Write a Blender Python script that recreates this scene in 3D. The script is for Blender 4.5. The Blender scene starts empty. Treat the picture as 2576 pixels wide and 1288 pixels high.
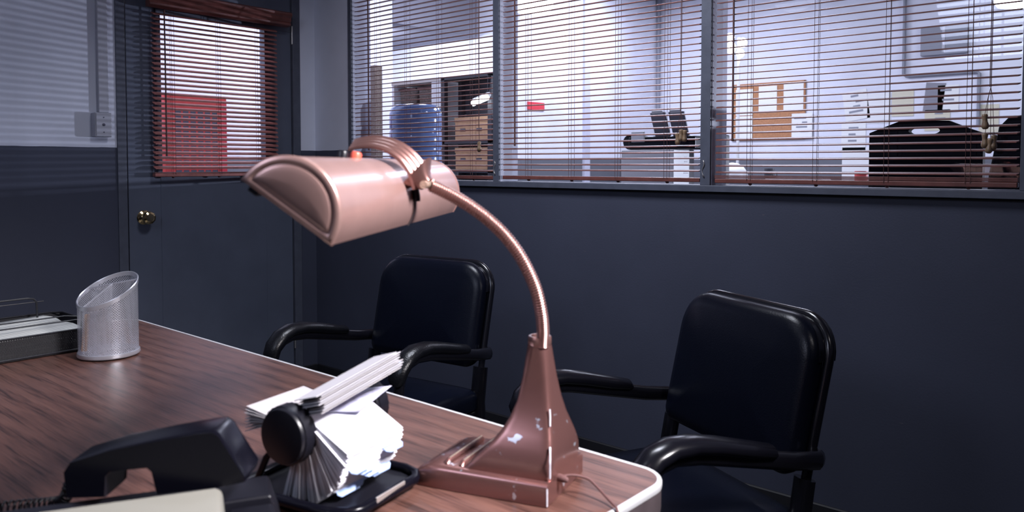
import bpy, math, random
from math import pi, sin, cos, radians, sqrt
from mathutils import Vector, Matrix

random.seed(7)
S = bpy.context.scene
COL = S.collection

# ---------------------------------------------------------------- camera
cam_d = bpy.data.cameras.new('camera')
cam = bpy.data.objects.new('camera', cam_d)
COL.objects.link(cam)
cam.location = (3.402, -2.384, 1.13)
cam.rotation_euler = (radians(90 - 2.28), 0, radians(40.9))
cam_d.sensor_width = 36.0
cam_d.lens = 1969.0 / 2576.0 * 36.0
cam_d.shift_y = -(644.0 - 493.4) / 2576.0
cam_d.clip_start = 0.02
cam_d.dof.use_dof = True
cam_d.dof.focus_distance = 2.35
cam_d.dof.aperture_fstop = 7.0
S.camera = cam

# ---------------------------------------------------------------- world, exposure
W = bpy.data.worlds.new('world'); S.world = W
W.use_nodes = True
W.node_tree.nodes['Background'].inputs[0].default_value = (0.04, 0.05, 0.09, 1)
W.node_tree.nodes['Background'].inputs[1].default_value = 0.3
S.view_settings.view_transform = 'Standard'
S.view_settings.look = 'None'
S.view_settings.gamma = 1.0
S.view_settings.use_curve_mapping = False
S.view_settings.exposure = 0.0

# ---------------------------------------------------------------- large lights
def area(name, loc, target, size, power, color, sy=None, spread=None):
    l = bpy.data.lights.new(name, 'AREA'); l.energy = power; l.color = color
    l.size = size
    if sy: l.shape = 'RECTANGLE'; l.size_y = sy
    if spread: l.spread = radians(spread)
    o = bpy.data.objects.new(name, l); COL.objects.link(o)
    o.location = loc
    o.rotation_euler = (Vector(target) - Vector(loc)).to_track_quat('-Z', 'Y').to_euler()
    return o

# work light high to the right of the desk, outside the frame
area('desk_key_light', (3.80, -1.52, 1.94), (2.70, -1.80, 0.86), 0.34, 14, (1.0, 0.955, 0.985), spread=68)
# added wall washer, unseen, brightening the wall under the windows
area('room_ceiling_light', (1.90, -0.85, 2.40), (1.80, -0.30, 0.7), 0.5, 20, (0.84, 0.88, 1.0), spread=140)
# added fill light from camera left, no lamp known there
area('room_fill_light', (2.35, -3.35, 2.05), (2.1, -1.0, 0.9), 0.5, 8.5, (0.70, 0.77, 1.0))
l_ = bpy.data.lights.new('room_globe_light', 'POINT'); l_.energy = 3.0; l_.color = (0.80, 0.86, 1.0); l_.shadow_soft_size = 0.16  # unseen point light added to lift the walls around the door
o_ = bpy.data.objects.new('room_globe_light', l_); COL.objects.link(o_); o_.location = (1.6, -2.1, 2.2)
# lamp in the outer office that throws the blind pattern on the left wall
area('office_work_light', (4.2, 5.1, 1.24), (0.0, -1.2, 1.30), 0.07, 19, (0.80, 0.84, 1.0), spread=60)
# ceiling panels of the outer office
OFFICE = [((-2.75, 1.9, 3.1), 0.5, 60), ((-0.9, 1.4, 3.1), 0.8, 95), ((1.2, 3.0, 3.1), 0.9, 75), ((3.75, 0.9, 3.1), 0.4, 18),
          ((4.3, 3.8, 3.1), 0.8, 22), ((-0.6, 4.3, 3.1), 0.6, 75), ((-1.1, -1.4, 3.1), 0.5, 70)]
area('alcove_wash_light', (-2.6, 2.35, 2.35), (-2.6, 3.387, 1.7), 0.3, 30, (0.9, 0.92, 1.0))
for i, (p, s, e) in enumerate(OFFICE):
    area('office_ceiling_light', p, (p[0], p[1], 0), s, e, (0.84, 0.86, 1.0))

# ---------------------------------------------------------------- materials
def nodes_of(name):
    m = bpy.data.materials.new(name); m.use_nodes = True
    return m, m.node_tree, m.node_tree.nodes['Principled BSDF']

def mat(name, col, rough=0.5, metal=0.0, coat=0.0, noise=0.0, nscale=30.0, bump=0.0, bscale=200.0, emit=None, es=0.0, spec=None, trans=None):
    m, t, b = nodes_of(name)
    b.inputs['Base Color'].default_value = (*col, 1)
    b.inputs['Roughness'].default_value = rough
    b.inputs['Metallic'].default_value = metal
    b.inputs['Coat Weight'].default_value = coat
    b.inputs['Coat Roughness'].default_value = 0.12
    if spec is not None: b.inputs['Specular IOR Level'].default_value = spec
    if emit:
        b.inputs['Emission Color'].default_value = (*emit, 1)
        b.inputs['Emission Strength'].default_value = es
    tc = t.nodes.new('ShaderNodeTexCoord')
    if noise:
        n = t.nodes.new('ShaderNodeTexNoise'); n.inputs['Scale'].default_value = nscale; n.inputs['Detail'].default_value = 6
        t.links.new(tc.outputs['Object'], n.inputs['Vector'])
        r = t.nodes.new('ShaderNodeMapRange')
        r.inputs['From Min'].default_value = 0.3; r.inputs['From Max'].default_value = 0.7
        r.inputs['To Min'].default_value = 1 - noise; r.inputs['To Max'].default_value = 1 + noise
        t.links.new(n.outputs['Fac'], r.inputs['Value'])
        v = t.nodes.new('ShaderNodeVectorMath'); v.operation = 'SCALE'
        v.inputs[0].default_value = col
        t.links.new(r.outputs[0], v.inputs['Scale'])
        t.links.new(v.outputs[0], b.inputs['Base Color'])
    if bump:
        n2 = t.nodes.new('ShaderNodeTexNoise'); n2.inputs['Scale'].default_value = bscale; n2.inputs['Detail'].default_value = 3
        t.links.new(tc.outputs['Object'], n2.inputs['Vector'])
        bp = t.nodes.new('ShaderNodeBump'); bp.inputs['Strength'].default_value = bump; bp.inputs['Distance'].default_value = 0.002
        t.links.new(n2.outputs['Fac'], bp.inputs['Height'])
        t.links.new(bp.outputs[0], b.inputs['Normal'])
    return m

def two_tone(name, upper, lower, z=1.205, rough=0.55, scuff=True):
    m, t, b = nodes_of(name)
    L = t.links.new
    tc = t.nodes.new('ShaderNodeTexCoord'); sp = t.nodes.new('ShaderNodeSeparateXYZ')
    L(tc.outputs['Object'], sp.inputs[0])
    g = t.nodes.new('ShaderNodeMath'); g.operation = 'GREATER_THAN'; g.inputs[1].default_value = z
    nn = t.nodes.new('ShaderNodeTexNoise'); nn.inputs['Scale'].default_value = 14
    L(tc.outputs['Object'], nn.inputs['Vector'])
    ad = t.nodes.new('ShaderNodeMath'); ad.operation = 'MULTIPLY_ADD'; ad.inputs[1].default_value = 0.004
    L(nn.outputs['Fac'], ad.inputs[0]); L(sp.outputs['Z'], ad.inputs[2]); L(ad.outputs[0], g.inputs[0])
    mx = t.nodes.new('ShaderNodeMix'); mx.data_type = 'RGBA'
    mx.inputs[6].default_value = (*lower, 1); mx.inputs[7].default_value = (*upper, 1)
    L(g.outputs[0], mx.inputs[0])
    n = t.nodes.new('ShaderNodeTexNoise'); n.inputs['Scale'].default_value = 3.0; n.inputs['Detail'].default_value = 8
    L(tc.outputs['Object'], n.inputs['Vector'])
    r = t.nodes.new('ShaderNodeMapRange'); r.inputs['From Min'].default_value = 0.3; r.inputs['From Max'].default_value = 0.7
    r.inputs['To Min'].default_value = 0.92; r.inputs['To Max'].default_value = 1.06
    L(n.outputs['Fac'], r.inputs['Value'])
    sc = t.nodes.new('ShaderNodeVectorMath'); sc.operation = 'SCALE'
    L(mx.outputs[2], sc.inputs[0]); L(r.outputs[0], sc.inputs['Scale'])
    out = sc.outputs[0]
    if scuff:
        mp = t.nodes.new('ShaderNodeMapping'); mp.inputs['Scale'].default_value = (9, 9, 40)
        L(tc.outputs['Object'], mp.inputs[0])
        v = t.nodes.new('ShaderNodeTexNoise'); v.inputs['Scale'].default_value = 1.6; v.inputs['Detail'].default_value = 2
        L(mp.outputs[0], v.inputs['Vector'])
        st = t.nodes.new('ShaderNodeMapRange'); st.inputs['From Min'].default_value = 0.77; st.inputs['From Max'].default_value = 0.82
        L(v.outputs['Fac'], st.inputs['Value'])
        m2 = t.nodes.new('ShaderNodeMix'); m2.data_type = 'RGBA'; m2.inputs[7].default_value = (0.16, 0.14, 0.15, 1)
        L(st.outputs[0], m2.inputs[0]); L(out, m2.inputs[6]); out = m2.outputs[2]
    L(out, b.inputs['Base Color'])
    b.inputs['Roughness'].default_value = rough
    b.inputs['Specular IOR Level'].default_value = 0.3
    n3 = t.nodes.new('ShaderNodeTexNoise'); n3.inputs['Scale'].default_value = 160; n3.inputs['Detail'].default_value = 2
    L(tc.outputs['Object'], n3.inputs['Vector'])
    bp = t.nodes.new('ShaderNodeBump'); bp.inputs['Strength'].default_value = 0.12; bp.inputs['Distance'].default_value = 0.002
    L(n3.outputs['Fac'], bp.inputs['Height']); L(bp.outputs[0], b.inputs['Normal'])
    return m

def wood_laminate():
    m, t, b = nodes_of('walnut_laminate')
    L = t.links.new
    tc = t.nodes.new('ShaderNodeTexCoord')
    mp = t.nodes.new('ShaderNodeMapping'); mp.inputs['Scale'].default_value = (1.3, 22, 1)
    L(tc.outputs['Object'], mp.inputs[0])
    n = t.nodes.new('ShaderNodeTexNoise'); n.inputs['Scale'].default_value = 2.2; n.inputs['Detail'].default_value = 5; n.inputs['Distortion'].default_value = 1.2
    L(mp.outputs[0], n.inputs['Vector'])
    mp2 = t.nodes.new('ShaderNodeMapping'); mp2.inputs['Scale'].default_value = (9, 240, 1)
    L(tc.outputs['Object'], mp2.inputs[0])
    n2 = t.nodes.new('ShaderNodeTexNoise'); n2.inputs['Scale'].default_value = 1.6; n2.inputs['Detail'].default_value = 6
    L(mp2.outputs[0], n2.inputs['Vector'])
    w = t.nodes.new('ShaderNodeTexWave'); w.wave_type = 'RINGS'; w.rings_direction = 'Z'; w.inputs['Scale'].default_value = 1.4
    w.inputs['Distortion'].default_value = 5.0; w.inputs['Detail'].default_value = 2; w.inputs['Detail Scale'].default_value = 0.8
    mp3 = t.nodes.new('ShaderNodeMapping'); mp3.inputs['Scale'].default_value = (1.4, 7, 1); mp3.inputs['Location'].default_value = (-3.0, 12.2, 0)
    L(tc.outputs['Object'], mp3.inputs[0]); L(mp3.outputs[0], w.inputs['Vector'])
    a = t.nodes.new('ShaderNodeMath'); a.operation = 'MULTIPLY_ADD'; a.inputs[1].default_value = 0.36
    L(n.outputs['Fac'], a.inputs[0])
    a2 = t.nodes.new('ShaderNodeMath'); a2.operation = 'MULTIPLY'; a2.inputs[1].default_value = 0.70
    L(n2.outputs['Fac'], a2.inputs[0]); L(a2.outputs[0], a.inputs[2])
    a3 = t.nodes.new('ShaderNodeMath'); a3.operation = 'MULTIPLY_ADD'; a3.inputs[1].default_value = 0.12
    L(w.outputs['Fac'], a3.inputs[0]); L(a.outputs[0], a3.inputs[2])
    cr = t.nodes.new('ShaderNodeValToRGB')
    e = cr.color_ramp.elements
    e[0].position = 0.44; e[0].color = (0.034, 0.015, 0.012, 1)
    e[1].position = 0.80; e[1].color = (0.150, 0.072, 0.055, 1)
    x = cr.color_ramp.elements.new(0.57); x.color = (0.098, 0.045, 0.035, 1)
    L(a3.outputs[0], cr.inputs[0]); L(cr.outputs[0], b.inputs['Base Color'])
    b.inputs['Roughness'].default_value = 0.36
    bp = t.nodes.new('ShaderNodeBump'); bp.inputs['Strength'].default_value = 0.15; bp.inputs['Distance'].default_value = 0.001
    L(n2.outputs['Fac'], bp.inputs['Height']); L(bp.outputs[0], b.inputs['Normal'])
    return m

def chipped(name, col, rough, metal, chip=(0.62, 0.63, 0.72), scale=26, thr=0.70):
    m, t, b = nodes_of(name)
    L = t.links.new
    tc = t.nodes.new('ShaderNodeTexCoord')
    n = t.nodes.new('ShaderNodeTexNoise'); n.inputs['Scale'].default_value = scale; n.inputs['Detail'].default_value = 3
    L(tc.outputs['Object'], n.inputs['Vector'])
    r = t.nodes.new('ShaderNodeMapRange'); r.inputs['From Min'].default_value = thr; r.inputs['From Max'].default_value = thr + 0.02
    L(n.outputs['Fac'], r.inputs['Value'])
    mx = t.nodes.new('ShaderNodeMix'); mx.data_type = 'RGBA'
    mx.inputs[6].default_value = (*col, 1); mx.inputs[7].default_value = (*chip, 1)
    L(r.outputs[0], mx.inputs[0]); L(mx.outputs[2], b.inputs['Base Color'])
    b.inputs['Roughness'].default_value = rough; b.inputs['Metallic'].default_value = metal
    b.inputs['Coat Weight'].default_value = 0.35; b.inputs['Coat Roughness'].default_value = 0.15
    return m

def glass_pane(name):
    m = bpy.data.materials.new(name); m.use_nodes = True; t = m.node_tree; t.nodes.clear()
    o = t.nodes.new('ShaderNodeOutputMaterial'); a = t.nodes.new('ShaderNodeBsdfTransparent'); g = t.nodes.new('ShaderNodeBsdfGlossy')
    a.inputs[0].default_value = (0.95, 0.965, 1.0, 1); g.inputs['Roughness'].default_value = 0.01
    f = t.nodes.new('ShaderNodeLayerWeight'); f.inputs[0].default_value = 0.5
    pw = t.nodes.new('ShaderNodeMath'); pw.operation = 'POWER'; pw.inputs[1].default_value = 5.0
    ml = t.nodes.new('ShaderNodeMath'); ml.operation = 'MULTIPLY_ADD'; ml.inputs[1].default_value = 0.90; ml.inputs[2].default_value = 0.025
    t.links.new(f.outputs['Facing'], pw.inputs[0]); t.links.new(pw.outputs[0], ml.inputs[0])
    mx = t.nodes.new('ShaderNodeMixShader')
    t.links.new(ml.outputs[0], mx.inputs[0]); t.links.new(a.outputs[0], mx.inputs[1]); t.links.new(g.outputs[0], mx.inputs[2]); t.links.new(mx.outputs[0], o.inputs[0])
    return m

def perforated(name, col, pitch, hole, metal=0.9, rough=0.3, stretch=1.0):
    """sheet of expanded metal: transparent diamonds in a metal web, laid out on the UV map (metres)"""
    m, t, b = nodes_of(name)
    L = t.links.new
    b.inputs['Base Color'].default_value = (*col, 1); b.inputs['Metallic'].default_value = metal; b.inputs['Roughness'].default_value = rough
    uv = t.nodes.new('ShaderNodeUVMap'); sp = t.nodes.new('ShaderNodeSeparateXYZ'); L(uv.outputs[0], sp.inputs[0])
    def M(op, a, bb=None, c=None):
        n = t.nodes.new('ShaderNodeMath'); n.operation = op
        for i, v in enumerate((a, bb, c)):
            if v is None: continue
            if isinstance(v, (int, float)): n.inputs[i].default_value = v
            else: L(v, n.inputs[i])
        return n.outputs[0]
    u = M('DIVIDE', sp.outputs[0], pitch * stretch); v = M('DIVIDE', sp.outputs[1], pitch)
    p = M('ABSOLUTE', M('SUBTRACT', M('FRACT', M('ADD', u, v)), 0.5))
    q = M('ABSOLUTE', M('SUBTRACT', M('FRACT', M('SUBTRACT', u, v)), 0.5))
    h = M('MULTIPLY', M('LESS_THAN', p, hole), M('LESS_THAN', q, hole))
    tr = t.nodes.new('ShaderNodeBsdfTransparent'); mx = t.nodes.new('ShaderNodeMixShader')
    o = t.nodes['Material Output']
    L(h, mx.inputs[0]); L(b.outputs[0], mx.inputs[1]); L(tr.outputs[0], mx.inputs[2]); L(mx.outputs[0], o.inputs[0])
    return m

def emission(name, col, s):
    m = bpy.data.materials.new(name); m.use_nodes = True; t = m.node_tree; t.nodes.clear()
    o = t.nodes.new('ShaderNodeOutputMaterial'); e = t.nodes.new('ShaderNodeEmission')
    e.inputs[0].default_value = (*col, 1); e.inputs[1].default_value = s
    t.links.new(e.outputs[0], o.inputs[0]); return m

def lined_paper(name, base, line, pitch=0.0071):
    m, t, b = nodes_of(name)
    L = t.links.new
    tc = t.nodes.new('ShaderNodeTexCoord'); sp = t.nodes.new('ShaderNodeSeparateXYZ'); L(tc.outputs['Object'], sp.inputs[0])
    d = t.nodes.new('ShaderNodeMath'); d.operation = 'DIVIDE'; d.inputs[1].default_value = pitch; L(sp.outputs[1], d.inputs[0])
    f = t.nodes.new('ShaderNodeMath'); f.operation = 'FRACT'; L(d.outputs[0], f.inputs[0])
    g = t.nodes.new('ShaderNodeMath'); g.operation = 'LESS_THAN'; g.inputs[1].default_value = 0.12; L(f.outputs[0], g.inputs[0])
    mx = t.nodes.new('ShaderNodeMix'); mx.data_type = 'RGBA'; mx.inputs[6].default_value = (*base, 1); mx.inputs[7].default_value = (*line, 1)
    L(g.outputs[0], mx.inputs[0]); L(mx.outputs[2], b.inputs['Base Color']); b.inputs['Roughness'].default_value = 0.8
    return m

M = {}
M['wall'] = two_tone('interior_wall_paint', (0.72, 0.735, 0.84), (0.062, 0.068, 0.102))
M['office'] = two_tone('office_wall_paint', (0.70, 0.71, 0.80), (0.13, 0.135, 0.16), z=1.195, scuff=False)
M['trim'] = mat('grey_trim_paint', (0.088, 0.096, 0.130), 0.45, noise=0.12, nscale=25, bump=0.1)
M['door'] = mat('door_paint', (0.105, 0.120, 0.168), 0.42, noise=0.08, nscale=6, bump=0.08)
M['black_gap'] = mat('black_rubber', (0.008, 0.008, 0.011), 0.7)
M['base'] = mat('baseboard_rubber', (0.010, 0.010, 0.014), 0.6)
M['floor'] = mat('dark_floor_tiles', (0.030, 0.030, 0.036), 0.5, noise=0.3, nscale=12)
M['office_floor'] = mat('office_carpet', (0.10, 0.10, 0.12), 0.9, noise=0.2, nscale=60)
M['ceil'] = mat('ceiling_paint', (0.42, 0.42, 0.46), 0.9, noise=0.05)
M['soffit'] = mat('grey_soffit_paint', (0.22, 0.22, 0.27), 0.8)
M['jamb'] = mat('window_recess_paint', (0.50, 0.51, 0.62), 0.5)  # pale tone; carries the office light on the post linings
M['glass'] = glass_pane('window_glass')
M['mahog'] = mat('mahogany_slat', (0.20, 0.075, 0.064), 0.48, noise=0.2, nscale=40, coat=0.05, spec=0.35)
M['mahog2'] = mat('mahogany_valance', (0.17, 0.055, 0.045), 0.4, noise=0.3, nscale=18, coat=0.3)
M['cord'] = mat('brown_cord', (0.11, 0.050, 0.048), 0.8)
M['tassel'] = mat('turned_wood', (0.26, 0.17, 0.10), 0.4, noise=0.3, nscale=60, coat=0.4)
M['wood'] = wood_laminate()
M['alu'] = mat('aluminium_edge', (0.90, 0.90, 0.93), 0.38, metal=0.55)
M['desk_edge'] = mat('desk_edge_band', (0.10, 0.078, 0.085), 0.40, metal=0.35, noise=0.2)
M['desk_steel'] = mat('desk_steel', (0.07, 0.07, 0.08), 0.45, metal=0.3)
M['copper'] = mat('copper_paint', (0.53, 0.325, 0.295), 0.35, metal=0.66, coat=0.30, noise=0.04, nscale=40)
M['copper_dark'] = mat('copper_paint_dark', (0.33, 0.175, 0.158), 0.30, metal=0.82, coat=0.3, noise=0.06, nscale=60)  # same copper paint, darkened for the dark reflections on neck and bracket
M['wear'] = mat('bare_metal_wear', (0.78, 0.79, 0.88), 0.4, metal=0.2)
M['mahog_door'] = mat('mahogany_slat_reddish', (0.36, 0.135, 0.120), 0.45, noise=0.2, nscale=40, coat=0.05, spec=0.35)  # same mahogany, lightened for the light falling on the door blind
M['matteblack'] = mat('matte_black_plastic', (0.004, 0.004, 0.007), 0.8, spec=0.08)
M['copper_chip'] = chipped('copper_paint_chipped', (0.27, 0.130, 0.120), 0.27, 0.76, scale=62, thr=0.655)  # chips are wear; the copper is darkened for the shaded side of the base
M['brass_worn'] = mat('worn_rib_metal', (0.62, 0.50, 0.40), 0.35, metal=0.8, noise=0.3, nscale=300)
M['blackp'] = mat('black_plastic', (0.006, 0.006, 0.010), 0.34, spec=0.4)
M['blackg'] = mat('black_gloss_plastic', (0.003, 0.003, 0.006), 0.20, spec=0.14)
M['red'] = mat('red_plastic', (0.65, 0.10, 0.06), 0.4)
M['white_in'] = mat('white_reflector', (0.75, 0.75, 0.75), 0.4)
M['vinyl'] = mat('black_vinyl', (0.0028, 0.0042, 0.011), 0.30, bump=0.15, bscale=350, spec=0.28)
M['armrub'] = mat('armrest_rubber', (0.006, 0.0065, 0.009), 0.30, bump=0.35, bscale=260)
M['armgloss'] = mat('armrest_gloss', (0.006, 0.006, 0.010), 0.24)
M['bframe'] = mat('black_enamel', (0.007, 0.007, 0.011), 0.22, coat=0.3)
M['mesh'] = perforated('silver_wire_mesh', (0.72, 0.73, 0.80), 0.0048, 0.355, 0.75, 0.30)
M['mesh_rim'] = mat('silver_enamel', (0.60, 0.61, 0.68), 0.28, metal=0.7)
M['bmesh'] = perforated('black_perforated_metal', (0.004, 0.004, 0.007), 0.0070, 0.10, 0.0, 0.55, stretch=0.6)
M['bwire'] = mat('black_wire', (0.010, 0.010, 0.014), 0.4)
M['paper'] = mat('white_card', (0.66, 0.66, 0.72), 0.7)
M['paperb'] = mat('blue_tab_plastic', (0.38, 0.50, 0.80), 0.25, coat=0.4)
M['greycard'] = mat('aged_card', (0.36, 0.34, 0.36), 0.8)  # grey card; in the loose bundle the grey is painted shade
M['loosecard'] = mat('loose_card_stock', (0.44, 0.43, 0.47), 0.8)  # white cards greyed in colour, as the bundle faces away from light
M['ruled'] = lined_paper('ruled_paper', (0.56, 0.57, 0.54), (0.40, 0.41, 0.42))
M['cream'] = mat('cream_plastic', (0.22, 0.215, 0.19), 0.40)
M['brass'] = mat('polished_brass', (0.72, 0.55, 0.30), 0.12, metal=1.0)
M['raceway'] = mat('raceway_paint', (0.42, 0.42, 0.48), 0.45)
M['hinge'] = mat('hinge_steel', (0.55, 0.52, 0.50), 0.4, metal=0.8)
M['cork'] = mat('cork', (0.42, 0.20, 0.10), 0.9, noise=0.2, nscale=80)
M['offwhite'] = mat('pinned_paper', (0.78, 0.78, 0.78), 0.8)
M['creamp'] = mat('cream_paper', (0.62, 0.58, 0.46), 0.8)
M['greyp'] = mat('grey_cabinet_paint', (0.23, 0.24, 0.29), 0.5)
M['boxwood'] = mat('kraft_box', (0.50, 0.29, 0.16), 0.75, noise=0.1)
M['dark_metal'] = mat('dark_shelf_metal', (0.03, 0.03, 0.04), 0.5)
M['beige'] = mat('beige_shelf', (0.55, 0.50, 0.47), 0.6)
M['basket'] = mat('brown_woven', (0.10, 0.075, 0.065), 0.8, noise=0.6, nscale=120)
M['water'] = mat('blue_bottle_plastic', (0.17, 0.27, 0.56), 0.12, coat=0.6, spec=0.6)
M['whitepl'] = mat('white_plastic', (0.75, 0.75, 0.76), 0.45)
M['redsteel'] = mat('red_steel', (0.55, 0.055, 0.05), 0.4, noise=0.1)
M['greyplastic'] = mat('grey_plastic', (0.20, 0.20, 0.24), 0.4)
M['bulb'] = emission('lit_lamp_glass', (0.93, 0.96, 1.0), 14.0)
M['signred'] = mat('red_sign', (0.62, 0.04, 0.06), 0.5)
M['ink'] = mat('dark_ink', (0.06, 0.06, 0.09), 0.7)

# ---------------------------------------------------------------- mesh helpers
class MB:
    def __init__(s): s.v = []; s.f = []; s.uv = None
    def add(s, vs, fs):
        o = len(s.v); s.v += [tuple(v) for v in vs]; s.f += [tuple(i + o for i in f) for f in fs]; return s
    def box(s, x0, x1, y0, y1, z0, z1):
        return s.add([(x0, y0, z0), (x1, y0, z0), (x1, y1, z0), (x0, y1, z0), (x0, y0, z1), (x1, y0, z1), (x1, y1, z1), (x0, y1, z1)],
                     [(0, 3, 2, 1), (4, 5, 6, 7), (0, 1, 5, 4), (1, 2, 6, 5), (2, 3, 7, 6), (3, 0, 4, 7)])
    def obox(s, c, ax, h):
        c = Vector(c); a = [Vector(x) for x in ax]; vs = []
        for k in (-1, 1):
            for i, j in ((-1, -1), (1, -1), (1, 1), (-1, 1)):
                vs.append(c + a[0] * h[0] * i + a[1] * h[1] * j + a[2] * h[2] * k)
        return s.add(vs, [(0, 3, 2, 1), (4, 5, 6, 7), (0, 1, 5, 4), (1, 2, 6, 5), (2, 3, 7, 6), (3, 0, 4, 7)])
    def loft(s, rings, cap0=True, cap1=True, closed=True):
        n = len(rings[0]); vs = [p for r in rings for p in r]; fs = []
        for k in range(len(rings) - 1):
            for i in range(n if closed else n - 1):
                j = (i + 1) % n
                fs.append((k * n + i, k * n + j, (k + 1) * n + j, (k + 1) * n + i))
        if cap0: fs.append(tuple(reversed(range(n))))
        if cap1: fs.append(tuple((len(rings) - 1) * n + i for i in range(n)))
        return s.add(vs, fs)
    def tube(s, pts, r, n=10, closed=False, sx=1.0, sy=1.0, ref=None):
        P = [Vector(p) for p in pts]; rings = []; N = len(P); up = None
        rr = r if callable(r) else (lambda k: r)
        for k in range(N):
            a = P[(k - 1) % N] if (closed or k > 0) else P[k]; b = P[(k + 1) % N] if (closed or k < N - 1) else P[k]
            t = (b - a).normalized()
            if up is None:
                up = Vector(ref) if ref else (Vector((0, 0, 1)) if abs(t.z) < 0.9 else Vector((1, 0, 0)))
            if ref: up = Vector(ref)
            x = t.cross(up)
            if x.length < 1e-5: x = t.orthogonal()
            x.normalize(); y = x.cross(t).normalized(); up = y
            rings.append([P[k] + x * cos(2 * pi * i / n) * rr(k) * sx + y * sin(2 * pi * i / n) * rr(k) * sy for i in range(n)])
        if closed: rings.append(rings[0]); return s.loft(rings, False, False)
        return s.loft(rings)
    def lathe(s, prof, o=(0, 0, 0), ax=(0, 0, 1), n=24, c0=True, c1=True):
        ax = Vector(ax).normalized(); x = ax.orthogonal().normalized(); y = ax.cross(x); o = Vector(o)
        rings = [[o + ax * h + (x * cos(2 * pi * i / n) + y * sin(2 * pi * i / n)) * max(r, 1e-5) for i in range(n)] for r, h in prof]
        return s.loft(rings, c0, c1)
    def build(s, name, m, parent=None, smooth=None, bevel=0, org=(0, 0, 0), bseg=2):
        me = bpy.data.meshes.new(name)
        o0 = Vector(org)
        me.from_pydata([tuple(Vector(v) - o0) for v in s.v], [], s.f)
        if s.uv:
            ul = me.uv_layers.new(name='UVMap')
            for p in me.polygons:
                for li in p.loop_indices: ul.data[li].uv = s.uv[me.loops[li].vertex_index]
        me.validate(); me.update()
        me.materials.append(m)
        ob = bpy.data.objects.new(name, me); COL.objects.link(ob)
        if parent: ob.parent = parent
        if smooth is not None:
            for p in me.polygons: p.use_smooth = True
            if smooth < 180:
                import bmesh
                bm = bmesh.new(); bm.from_mesh(me); bmesh.ops.recalc_face_normals(bm, faces=bm.faces)
                for e in bm.edges:
                    if len(e.link_faces) == 2 and e.calc_face_angle(0) > radians(smooth): e.smooth = False
                bm.to_mesh(me); bm.free()
        if bevel:
            b = ob.modifiers.new('bevel', 'BEVEL'); b.width = bevel; b.segments = bseg; b.limit_method = 'ANGLE'; b.angle_limit = radians(40)
            if smooth is None:
                for p in me.polygons: p.use_smooth = True
                b.harden_normals = True
        return ob

def thing(name, label, cat, loc=(0, 0, 0), rz=0.0, group=None):
    o = bpy.data.objects.new(name, None); COL.objects.link(o); o.empty_display_size = 0.05
    o.location = loc; o.rotation_euler = (0, 0, rz)
    o['label'] = label; o['category'] = cat
    if group: o['group'] = group
    return o
def tag(o, label, cat, group=None, kind=None):
    o['label'] = label; o['category'] = cat
    if group: o['group'] = group
    if kind: o['kind'] = kind
    return o
def struct(o): o['kind'] = 'structure'; return o
def arc(c, r, a0, a1, n, f):
    return [f(c, r, radians(a0 + (a1 - a0) * i / n)) for i in range(n + 1)]
def rrect(w, h, r, n=6, r2=None):
    """rounded rectangle centred at 0: upper corners radius r, lower corners radius r2"""
    r2 = r if r2 is None else r2; out = []
    for cx, cy, rad, a0 in ((w - r, h - r, r, 0), (-(w - r), h - r, r, 90), (-(w - r2), -(h - r2), r2, 180), (w - r2, -(h - r2), r2, 270)):
        for i in range(n + 1):
            a = radians(a0 + 90 * i / n); out.append((cx + rad * cos(a), cy + rad * sin(a)))
    return out
def cut_wall(mb, axis, pos0, pos1, u0, u1, z0, z1, holes):
    """solid wall slab with rectangular holes, made of blocks; axis 'x' runs along X (thickness in y)"""
    us = sorted(set([u0, u1] + [h[0] for h in holes] + [h[1] for h in holes]))
    zs = sorted(set([z0, z1] + [h[2] for h in holes] + [h[3] for h in holes]))
    for i in range(len(us) - 1):
        for j in range(len(zs) - 1):
            um, zm = (us[i] + us[i + 1]) / 2, (zs[j] + zs[j + 1]) / 2
            if any(h[0] < um < h[1] and h[2] < zm < h[3] for h in holes): continue
            if axis == 'x': mb.box(us[i], us[i + 1], pos0, pos1, zs[j], zs[j + 1])
            else: mb.box(pos0, pos1, us[i], us[i + 1], zs[j], zs[j + 1])

# ---------------------------------------------------------------- the shell
CH = 2.46
struct(MB().box(0, 5.2, -4.2, 0.0, -0.06, 0).build('floor', M['floor']))
struct(MB().box(-0.12, 5.32, -4.32, 0.12, CH, CH + 0.06).build('ceiling', M['ceil']))
WX = [(0.31, 1.24), (1.272, 2.17), (2.206, 3.071)]
ZS, ZT = 1.063, 2.12
mb = MB(); cut_wall(mb, 'x', 0.0, 0.12, -0.12, 5.32, 0, CH, [(0.285, 3.105, 1.038, 2.15)])
struct(mb.build('wall_windows', M['wall']))
DY0, DY1, DZ = -0.985, -0.090, 2.08
mb = MB(); cut_wall(mb, 'y', -0.12, 0.0, -4.32, 0.0, 0, CH, [(DY0, DY1, 0, DZ)])
struct(mb.build('wall_left', M['wall']))
struct(MB().box(5.2, 5.32, -4.2, 0.0, 0, CH).build('wall_right', M['wall']))
struct(MB().box(0.0, 5.32, -4.32, -4.2, 0, CH).build('wall_back', M['wall']))
# baseboards
mb = MB(); mb.loft([[(x, 0, 0), (x, -0.016, 0), (x, -0.010, 0.012), (x, -0.007, 0.097), (x, -0.004, 0.101), (x, 0, 0.101)] for x in (0.008, 5.2)])
struct(mb.build('baseboard_windows', M['base']))
mb = MB()
for y0, y1 in ((-4.2, DY0), (DY1, -0.008)):
    mb.loft([[(0, y, 0), (0.016, y, 0), (0.010, y, 0.012), (0.007, y, 0.097), (0.004, y, 0.101), (0, y, 0.101)] for y in (y0, y1)])
struct(mb.build('baseboard_left', M['base']))

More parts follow.
